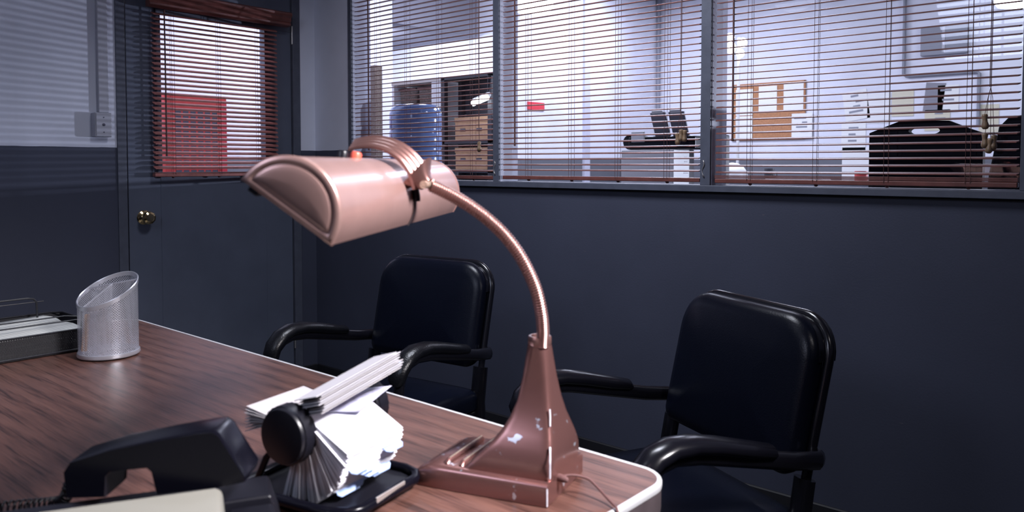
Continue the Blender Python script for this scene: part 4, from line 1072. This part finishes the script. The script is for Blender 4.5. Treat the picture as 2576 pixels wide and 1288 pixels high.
MB().box(-0.23, 0.23, 0.05, 0.50, 0.42, 0.50).build('seat', M['blackp'], oc, bevel=0.02)
MB().tube([(0, 0.02, 0.85), (0, 0.03, 0.50), (0, 0.20, 0.42)], 0.02, 8).tube([(0, 0.28, 0.42), (0, 0.28, 0.08)], 0.025, 10).build('column', M['bframe'], oc, smooth=60)
for k in range(5):
    a = 2 * pi * k / 5; MB().tube([(0, 0.28, 0.09), (0.28 * cos(a), 0.28 + 0.28 * sin(a), 0.03)], 0.02, 8).build('leg', M['bframe'], oc, smooth=60)
oc2 = thing('black_office_chair', 'tall narrow black office chair back at the far right edge of the right window', 'chair', (3.02, 0.50, 0))
MB().loft([[(x0, y, z) for x0, y, z in ((-0.125 + a, 0, z_), (0.20, 0, z_), (0.20, 0.05, z_), (-0.125 + a, 0.05, z_))] for a, z_ in ((0.0, 0.80), (0.02, 1.10), (0.045, 1.25), (0.075, 1.285))]).build('backrest', M['matteblack'], oc2, bevel=0.008)
MB().box(-0.15, 0.25, 0.05, 0.45, 0.42, 0.50).build('seat', M['blackp'], oc2, bevel=0.02)
MB().tube([(0.05, 0.02, 0.85), (0.05, 0.04, 0.50), (0.05, 0.25, 0.46), (0.05, 0.25, 0.05)], 0.022, 8).build('column', M['bframe'], oc2, smooth=60)
MB().loft([[(0.05 + r * cos(t), 0.25 + r * sin(t), z) for t in [2 * pi * i / 20 for i in range(20)]] for r, z in ((0.22, 0.0), (0.22, 0.02), (0.03, 0.05))]).build('base', M['bframe'], oc2, smooth=40)

# low office desk with odds and ends along the right window
od = thing('grey_work_table', 'grey work counter seen low behind the right window', 'table', (1.75, 2.95, 0))
MB().box(-0.95, 1.1, -0.30, 0.30, 0.99, 1.02).build('table_top', M['greyp'], od)
for x in (-0.9, 1.05):
    for y in (-0.26, 0.26): MB().box(x - 0.02, x + 0.02, y - 0.02, y + 0.02, 0, 0.99).build('leg', M['dark_metal'], od)
dm = MB(); dm.lathe([(0.105, 0.0), (0.108, 0.03), (0.100, 0.065), (0.075, 0.10), (0.04, 0.120), (0.005, 0.126)], (0, 0, 0), (0, 0, 1), 24)
o = dm.build('white_bowl', M['whitepl'], smooth=60); o.location = (0.94, 2.85, 1.0205)
tag(o, 'white upturned bowl on the grey work table behind the right blind', 'bowl')
o = MB().box(-0.18, 0.18, -0.11, 0.11, 0, 0.018).build('paper_stack', M['offwhite'], bevel=0.001); o.location = (1.41, 2.85, 1.0205)
tag(o, 'flat stack of white paper on the grey work table', 'paper')
for (x, y, h, r, mt, lab) in ((1.17, 2.95, 0.085, 0.035, 'dark_metal', 'dark mug on the grey work table left of the paper stack'), (1.80, 2.9, 0.07, 0.04, 'redsteel', 'reddish mug on the grey work table right of the paper stack')):
    q = thing('mug', lab, 'mug', (x, y, 1.0205), 0, 'mugs on the work table')
    MB().lathe([(r * 0.9, 0), (r, 0.01), (r, h), (r * 0.9, h), (r * 0.88, 0.01)], (0, 0, 0), (0, 0, 1), 20).build('cup', M[mt], q, smooth=50)
    MB().tube([(r - 0.002, 0, h * 0.8), (r + 0.02, 0, h * 0.7), (r + 0.02, 0, h * 0.4), (r - 0.002, 0, h * 0.25)], 0.004, 6).build('handle', M[mt], q, smooth=60)

# lit lamps in the office
def dome(loc, r, label):
    d = thing('ceiling_lamp', label, 'lamp', loc, 0, None)
    MB().tube([(0, 0, 0), (0, 0, CO - loc[2])], 0.010, 8).build('stem', M['whitepl'], d, smooth=60)
    MB().lathe([(0.03, 0.01), (r * 0.7, 0.0), (r * 1.03, -0.02), (r, -0.03)], (0, 0, 0), (0, 0, 1), 32).build('rim', M['whitepl'], d, smooth=50)
    MB().lathe([(r * 0.99, -0.022), (r * 1.00, -0.10), (r * 0.97, -0.15), (r * 0.85, -0.185), (r * 0.4, -0.20), (0.005, -0.202)], (0, 0, 0), (0, 0, 1), 32).build('diffuser', M['bulb'], d, smooth=60)
dome((-1.02, 3.0, 2.675), 0.185, 'glowing white pendant lamp at the top of the middle window')
dome((2.36, 5.0, 2.585), 0.20, 'glowing white pendant lamp at the upper right corner of the photo')
tw = thing('bulb_cluster_lamp', 'standing lamp with a bright cluster of bulbs behind the right window wand', 'lamp', (0.72, 3.36, 0))
for x, z, r in ((-0.045, 2.04, 0.045), (0.052, 2.07, 0.038), (-0.05, 2.12, 0.035), (0.035, 1.99, 0.034)):
    MB().lathe([(0.004, -r), (r * 0.6, -r * 0.8), (r, 0), (r * 0.6, r * 0.8), (0.004, r)], (x, 0, z), (0, 0, 1), 16).build('bulb', M['bulb'], tw, smooth=80)
MB().tube([(0, 0.05, 0.02), (0, 0.05, 2.12)], 0.012, 8).lathe([(0.14, 0), (0.14, 0.015), (0.02, 0.03)], (0, 0.05, 0), (0, 0, 1), 20).build('stand', M['whitepl'], tw, smooth=50)
